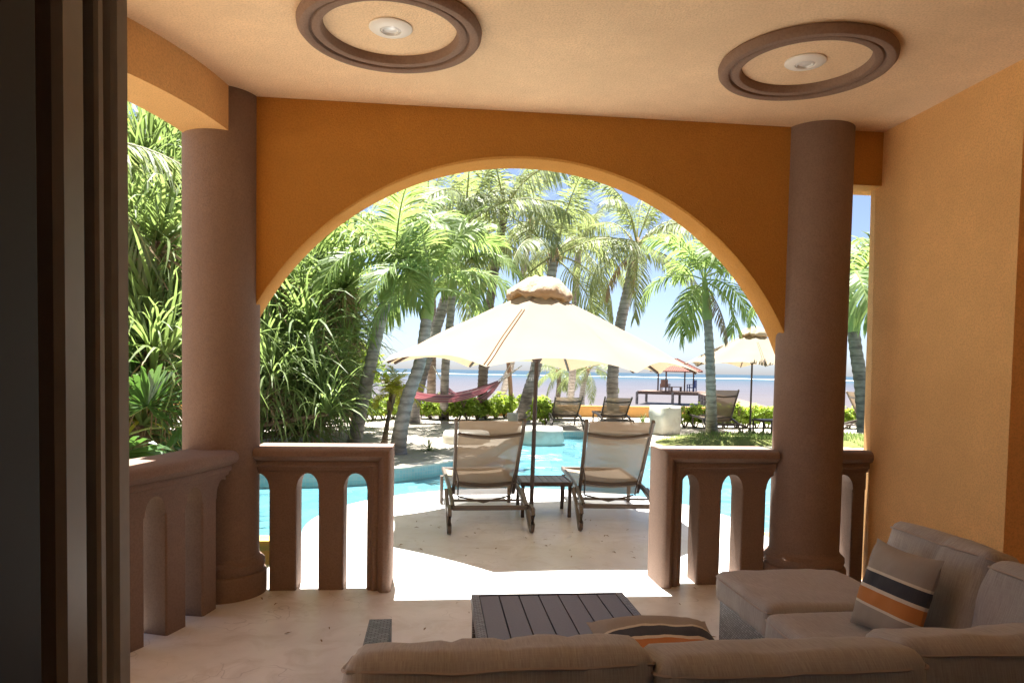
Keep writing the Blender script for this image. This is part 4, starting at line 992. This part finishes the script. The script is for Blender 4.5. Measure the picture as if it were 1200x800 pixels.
# ---------------------------------------------------------------- pier and gazebo
pz = -.08
pier = thing('pier', 'timber pier with many posts reaching into the sea', 'pier', at(800, 470, 63)); L0 = pier.location.copy(); L0.z = 0; pier.location = L0
def plank_run(a, b, wd, n):
    a, b = Vector((a.x, a.y, pz)), Vector((b.x, b.y, pz)); t = (b - a).normalized(); s_ = Vector((-t.y, t.x, 0)); ang = math.atan2(t.y, t.x); Ls = (b - a).length / n
    me = B(-Ls / 2 + .012, Ls / 2 - .012, -wd / 2, wd / 2, -.06, 0).mesh('plank', 'pier_wood', False)
    for i in range(n): link('plank', me, pier, a + t * (Ls * (i + .5)) - L0, (0, 0, ang))
    for sd in (-1, 1):
        mb = MB(); mb.beam([a + s_ * sd * (wd / 2 - .1) + Vector((0, 0, -.16)) - L0, b + s_ * sd * (wd / 2 - .1) + Vector((0, 0, -.16)) - L0], .1, .2); mb.build('stringer', 'pier_wood', pier)
    k = int((b - a).length / 2.2)
    pm = MB().lathe([(.12, -1.6), (.12, -.06)], 8).mesh('pile', 'bark_grey')
    for i in range(k + 1):
        for sd in (-1, 1): link('pile', pm, pier, a + t * ((b - a).length * i / k) + s_ * sd * (wd / 2 - .12) - L0)
pA, pB = at(829, 470, 58.5), at(925, 470, 27)
plank_run(pA, pB, 1.5, 60)
plank_run(at(752, 470, 64), at(834, 470, 62), 5.2, 26)
gzb = thing('gazebo', 'small gazebo with red tiled hip roof at the end of pier', 'gazebo', at(791, 470, 63)); G0 = gzb.location.copy(); G0.z = pz; gzb.location = G0; gzb.scale = (.78, .78, .92)
for x in (-1.55, 1.55):
    for y in (-1.4, 1.4): MB().lathe([(.09, 0), (.09, 1.9)], 8, x, y).build('post', 'pier_wood', gzb)
mb = MB(); mb.rings([[(-2.3, -2.1, 1.80), (2.3, -2.1, 1.80), (2.3, 2.1, 1.80), (-2.3, 2.1, 1.80)], [(-2.3, -2.1, 1.88), (2.3, -2.1, 1.88), (2.3, 2.1, 1.88), (-2.3, 2.1, 1.88)], [(-.12, -.05, 3.02), (.12, -.05, 3.02), (.12, .05, 3.02), (-.12, .05, 3.02)]])
rf = mb.build('roof', 'roof_tile', gzb, smooth=False)
for sx in (-1, 1):
    for sy in (-1, 1): MB().tube([(sx * 2.3, sy * 2.1, 1.9), (sx * .1, sy * .05, 3.05)], .06, 6).build('hip_ridge', 'roof_tile', rf)
mb = MB()
for i in range(-10, 11):
    x = i * .21
    for sy in (-1, 1):
        h = 1 - abs(x) / 2.3; mb.tube([(x, sy * 2.1, 1.9), (x, sy * (2.1 - 2.05 * h), 1.9 + 1.12 * h)], .04, 4)
    y = i * .19
    for sx in (-1, 1):
        h = 1 - abs(y) / 2.1; mb.tube([(sx * 2.3, y, 1.9), (sx * (2.3 - 2.2 * h), y, 1.9 + 1.12 * h)], .04, 4)
kind(mb.build('tile_rows', 'roof_tile', rf), 'stuff')
def deck_chair(label, p, rz, mat):
    t = thing('deck_chair', label, 'chair', p, rz, 'chairs on the pier')
    B(-.3, .3, -.3, .3, .32, .40).build('seat', mat, t, smooth=False); B(-.3, .3, .28, .36, .40, 1.0).build('backrest', mat, t, smooth=False)
    for sx in (-1, 1):
        B(sx * .34 - .04, sx * .34 + .04, -.32, .36, .58, .63).build('armrest', mat, t, smooth=False)
        for y in (-.28, .3): B(sx * .34 - .035, sx * .34 + .035, y - .035, y + .035, 0, .58).build('leg', mat, t, smooth=False)
q = at(779, 470, 62.5); deck_chair('brown wooden chair on the pier deck under the gazebo', (q.x, q.y, pz), 2.6, 'post_wood')
q = at(810, 470, 62.0); deck_chair('dark blue chair on the pier deck under the gazebo', (q.x, q.y, pz), -2.2, 'blue_plastic')
q = at(792, 470, 62.0); t = thing('deck_table', 'low small table between the pier chairs', 'table', (q.x, q.y, pz)); B(-.45, .45, -.25, .25, .36, .41).build('top', 'post_wood', t, smooth=False)
for sx in (-.4, .4): B(sx - .03, sx + .03, -.2, .2, 0, .36).build('leg', 'post_wood', t, smooth=False)

g = random.Random(77); mb = MB()
for i in range(110):
    r_ = g.random()
    if r_ < .75: x, y = TC[0] + g.uniform(-1.5, 1.5), TC[1] + g.uniform(-1.4, .6)
    else: x, y = g.uniform(-1.1, 2.2), g.uniform(3.2, 4.9)
    a = g.uniform(0, 6.28); l_ = g.uniform(.012, .05); d = Vector((math.cos(a), math.sin(a), 0)); p = Vector((x, y, .004)); wv = Vector((-d.y, d.x, g.uniform(-.3, .3)))
    mb.strip([p, p + d * l_ * .5 + Vector((0, 0, g.uniform(.001, .008))), p + d * l_ + Vector((0, 0, .002))], [.003, l_ * .3, .002], wv)
kind(mb.build('fallen_leaves', 'leaf_dead', smooth=False), 'stuff')['label'] = 'scattered dry leaf bits on the pale stone floor'
